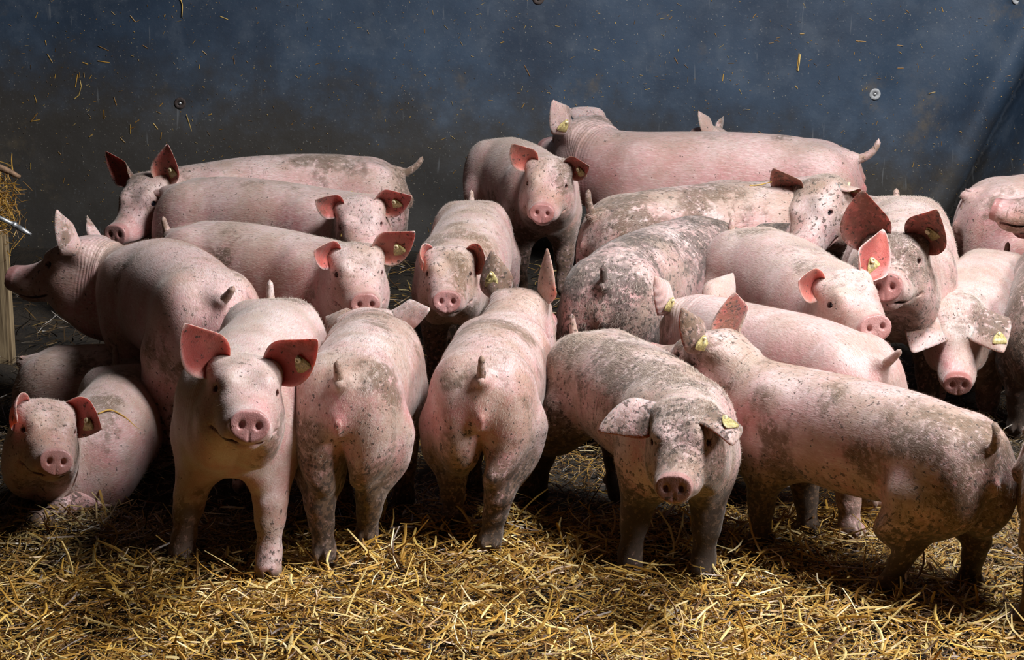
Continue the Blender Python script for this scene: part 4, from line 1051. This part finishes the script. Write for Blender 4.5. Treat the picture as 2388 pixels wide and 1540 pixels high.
# short bits of straw and muck stuck to the wall sheet
N = 1500
u = rng.uniform(15, 2385, N); v = rng.uniform(0, 620, N) ** 1.0
P = np.array([unproject(a, b, WALL_Y - .05) for a, b in zip(u, v)])
ang = rng.uniform(0, math.pi, N)
L = .005 + .026 * rng.random(N) ** 6; W = rng.uniform(.0010, .0028, N)
WALLO = bpy.data.objects['wall_back']; bpy.context.view_layer.update()
BITS = [(226, 110, 249, 121), (331, 108, 342, 115), (105, 130, 116, 149), (189, 149, 200, 153), (225, 145, 251, 149), (124, 177, 122, 186), (176, 178, 171, 206), (191, 174, 192, 183), (209, 179, 205, 186), (182, 191, 185, 205), (185, 205, 179, 226), (179, 226, 169, 234), (262, 230, 268, 248), (238, 260, 239, 280), (81, 269, 66, 288), (66, 288, 87, 284), (301, 294, 301, 314), (301, 303, 312, 299), (277, 325, 288, 336), (374, 312, 372, 327), (355, 291, 365, 304), (369, 251, 376, 244), (543, 138, 545, 151), (512, 40, 529, 47), (301, 39, 313, 53), (100, 99, 102, 108), (74, 227, 79, 242), (470, 121, 479, 129), (131, 360, 136, 365), (204, 323, 212, 317), (65, 386, 65, 400), (462, 153, 463, 162), (432, 271, 444, 309), (313, 288, 321, 283), (1866, 127, 1861, 165), (2000, 98, 2022, 100), (2097, 109, 2111, 111), (1959, 181, 1960, 188), (1857, 203, 1862, 209), (2172, 222, 2190, 218), (2100, 164, 2113, 164), (1869, 81, 1876, 81), (2117, 26, 2124, 32), (2204, 22, 2207, 31), (1575, 138, 1582, 151), (1689, 176, 1687, 191), (1223, 156, 1236, 181), (1217, 256, 1223, 246), (1207, 221, 1213, 221), (1168, 103, 1175, 101)]
for i, (u0, v0, u1, v1) in enumerate(BITS):         # the longer pieces, where they hang
    a, b = unproject(u0, v0, WALL_Y - .05), unproject(u1, v1, WALL_Y - .05)
    P[i] = (a + b) / 2; L[i] = np.linalg.norm(b - a) + .004; ang[i] = math.atan2(b[2] - a[2], b[0] - a[0]); W[i] = .0042
K = []
for i in range(N):
    hit, loc, nr, _ = WALLO.ray_cast(Vector((P[i][0], 9.0, P[i][2])), Vector((0, 1, 0)))
    if not hit: continue
    t = np.array([math.cos(ang[i]), 0, math.sin(ang[i])]); s = np.array([-t[2], 0, t[0]])
    c = np.array(loc) - np.array([0, .0025, 0])
    K.append(np.array([c - t * L[i] / 2 - s * W[i] / 2, c - t * L[i] / 2 + s * W[i] / 2, c + t * L[i] / 2 + s * W[i] / 2, c + t * L[i] / 2 - s * W[i] / 2,
                       c - t * L[i] / 2 + [0, -.0015, 0], c + t * L[i] / 2 + [0, -.0015, 0]]))
K = np.array(K); n = len(K)
b = (np.arange(n) * 6)[:, None, None]
Q = (b + np.array([[0, 4, 5, 3], [4, 1, 2, 5]])[None]).reshape(-1, 4)
me = np_mesh('straw_flecks', K.reshape(-1, 3), [Q])
for nm, val in (('tone', rng.uniform(.2, .95, n)), ('grime_shade', rng.uniform(.1, .6, n))):
    a = me.attributes.new(nm, 'FLOAT', 'POINT'); a.data.foreach_set('value', np.repeat(val, 6).astype(np.float32))
o = link('straw_flecks', me, M_STRAW)
tag(o, 'tiny straw flecks stuck all over the dark blue wall sheet', 'straw', kind='stuff')

# ------------------------------------------------------------------ bolts in the wall sheet
M_STEEL = simple('zinc_steel', (.48, .49, .50), .42, .8, .2, .2, 60)
M_RUST = simple('rusty_washer', (.055, .040, .036), .7, .3, .4, .4, 90)
M_WASH = simple('galvanised_washer', (.36, .37, .38), .65, .15, .3, .2, 70)
BL = ['rusty dark washer and pale bolt on the wall above the upright pig ear at left', 'grey galvanised washer and bolt on the wall near the sloping fold at right',
      'rusty washer cut off by the top edge of the wall view', 'pale washer in the top right corner of the wall']
for (uu, vv), lab, dark in zip(BOLTS, BL, (1, 0, 1, 0)):
    P = unproject(uu, vv, WALL_Y)
    hit, loc, nr, _ = WALLO.ray_cast(Vector((P[0], 9.0, P[2])), Vector((0, 1, 0)))
    e = empty('wall_bolt', tuple(loc)); e.rotation_euler = (math.radians(90), 0, 0)
    tag(e, lab, 'bolt', 'bolts holding the wall sheet')
    V, Q = lathe([(.0, .004), (.011, .004), (.0115, .0075), (.0275, .0075), (.0295, .006), (.030, .003), (.030, -.006), (.0, -.006)], 28)
    link('washer', np_mesh('washer', V, [Q]), M_RUST if dark else M_WASH, e)
    V, Q = lathe([(0, .013), (.004, .013), (.0075, .0115), (.0080, .009), (.0080, .003), (0, .003)], 24)
    link('bolt_head', np_mesh('bolt_head', V, [Q]), M_STEEL, e)

# ------------------------------------------------------------------ left edge: board, straw tuft, rusty pipe, drinker nipple
M_WOOD = None
def wood_material():
    n = NT('weathered_board')
    tc = n.n('ShaderNodeTexCoord').outputs['Object']
    g = n.noise(n.mapping(tc, (60, 60, 3)), 1, 5, .6)
    c = n.mix(n.ramp(g, .35, .65), (.10, .065, .032), (.34, .25, .14))
    n.set(Base_Color=c, Roughness=.75, Normal=n.bump(g, .5, .004)); return n.m
M_WOOD = wood_material()
yb = 8.75
A = unproject(-40, 545, yb); B = unproject(9, 545, yb)
o = link('wooden_post', box_mesh('wooden_post', A[0] - .05, B[0], yb, yb + .09, -.02, A[2]), M_WOOD)
tag(o, 'weathered wooden post at the left edge under the straw tuft', 'post')
# straw tuft clamped on top of the post
T = unproject(-5, 470, yb + .03)
NT_ = 420
x = rng.normal(T[0], .035, NT_); z = rng.normal(T[2] - .02, .075, NT_); y = rng.normal(yb + .05, .035, NT_)
tf = [np.stack([x, y, z], 1), rng.uniform(0, 6.28, NT_), rng.normal(0, .7, NT_), rng.uniform(.03, .12, NT_), rng.uniform(.002, .005, NT_), rng.normal(0, .3, NT_), rng.uniform(-.5, .5, NT_), rng.uniform(.25, .8, NT_), rng.uniform(0, .4, NT_)]
o = link('straw_tuft', blades(*tf, 'straw_tuft'), M_STRAW); tag(o, 'tuft of brown straw hanging on top of the wooden post at left', 'straw', kind='stuff')
# rusty pipe end
M_PIPE = simple('rusty_pipe', (.22, .13, .075), .7, .2, .5, .4, 50)
pts = [unproject(*q) for q in ((-120, 355, yb - .02), (-40, 375, yb - .02), (0, 391, yb - .02), (25, 402, yb - .02), (47, 414, yb - .02))]
V, Q, T3 = tube(pts, [.014, .0145, .014, .0125, .008], 14)
o = link('rusty_pipe', np_mesh('rusty_pipe', V, [Q, T3]), M_PIPE); tag(o, 'rusty pipe end with pale tip poking in above the straw tuft', 'pipe')
# nipple drinker: bent supply tube, collar, nozzle with a slot
e = empty('nipple_drinker', tuple(unproject(0, 520, yb - .10)))
loc0 = np.array(e.location)
yy = yb - .10
pts = np.array([unproject(-150, 470, yy), unproject(-70, 488, yy), unproject(-25, 499, yy), unproject(5, 511, yy), unproject(32, 524, yy)]) - loc0
V, Q, T3 = tube(pts, .0095, 16); link('supply_tube', np_mesh('supply_tube', V, [Q, T3]), M_STEEL, e)
c0 = unproject(30, 523, yy) - loc0; c1 = unproject(72, 549, yy) - loc0; dr = (c1 - c0) / np.linalg.norm(c1 - c0); LL = np.linalg.norm(c1 - c0)
V, Q = lathe([(0, 0), (.0135, 0), (.0150, .002), (.0150, .012), (.0135, .014), (0, .014)], 6)
link('collar', np_mesh('collar', orient(V, c0, dr, (0, 1, 0)), [Q]), M_STEEL, e)
V, Q = lathe([(0, .010), (.0118, .010), (.0122, LL * .62), (.0105, LL * .80), (.0085, LL), (.0065, LL), (.0062, LL * .72), (0, LL * .70)], 20)
V[:, 2] -= np.where(V[:, 2] > LL * .6, np.maximum(0, V[:, 1]) * .9, 0)
link('nozzle', np_mesh('nozzle', orient(V, c0, dr, (0, -1, .5)), [Q]), M_STEEL, e)
V, Q, T3 = tube([c0 + dr * LL * .7, c0 + dr * LL * .95, c0 + dr * LL * 1.02], [.003, .003, .002], 8)
link('valve_pin', np_mesh('valve_pin', V, [Q, T3]), M_STEEL, e)
tag(e, 'shiny steel nipple drinker on a bent tube at the left edge', 'drinker')

# ------------------------------------------------------------------ single stalks lying on the pigs, the bed and the wall
bpy.context.view_layer.update()
DG = bpy.context.evaluated_depsgraph_get()
CAMP = Vector((0, 0, CAM_H))
def on_surface(u, v, lift=.004):
    d = Vector(unproject(u, v, 5.0)) - CAMP; d.normalize()
    hit, loc, nr, *_ = scene.ray_cast(DG, CAMP, d)
    return np.array(loc) - np.array(d) * lift
def stalk(px, width, label, tone=.8, lift=.006):
    pts = np.array([on_surface(u, v, lift) for u, v in px])
    # smooth out jumps in depth, then round the bends
    for _ in range(2): pts[1:-1, 1] = (pts[:-2, 1] + 2 * pts[1:-1, 1] + pts[2:, 1]) / 4
    s = np.linspace(0, len(pts) - 1, len(pts) * 5)
    fine = np.stack([hermite(np.arange(len(pts)), pts[:, k], s) for k in range(3)], 1)
    V, Q, T3 = tube(fine, np.linspace(width, width * .7, len(fine)) / 2, 7)
    V0 = fine.mean(0)
    me = np_mesh('straw_stalk', V - V0, [Q, T3])
    for nm, val in (('tone', tone), ('grime_shade', .05)):
        a = me.attributes.new(nm, 'FLOAT', 'POINT'); a.data.foreach_set('value', np.full(len(V), val, np.float32))
    o = link('straw_stalk', me, M_STRAW); o.location = V0
    tag(o, label, 'straw', 'single straw stalks'); return o
stalk([(822, 447), (806, 480), (799, 515), (795, 552)], .006, 'straw stalk hanging down across the face of the upper of two twin pigs', .9)
stalk([(229, 965), (262, 950), (290, 975), (315, 1003), (340, 1027), (373, 1066)], .006, 'bent straw stalk lying over the back of the pig resting at bottom left', .75)
stalk([(1186, 1310), (1220, 1322), (1240, 1337), (1262, 1365), (1290, 1387), (1325, 1407)], .011, 'long pale curved straw on the bedding between the centre pig and the muddy front pig', 1.0, .03)
stalk([(1866, 127), (1864, 145), (1861, 166)], .008, 'thick pale straw stuck upright on the wall above the muddy tail', .95)
stalk([(1748, 433), (1770, 427), (1800, 424)], .006, 'straw lying on the pale back of the pig turning its head round', .8)
stalk([(419, -6), (425, 12), (424, 40)], .006, 'straw strand hanging from the top edge on the left of the wall', .85)
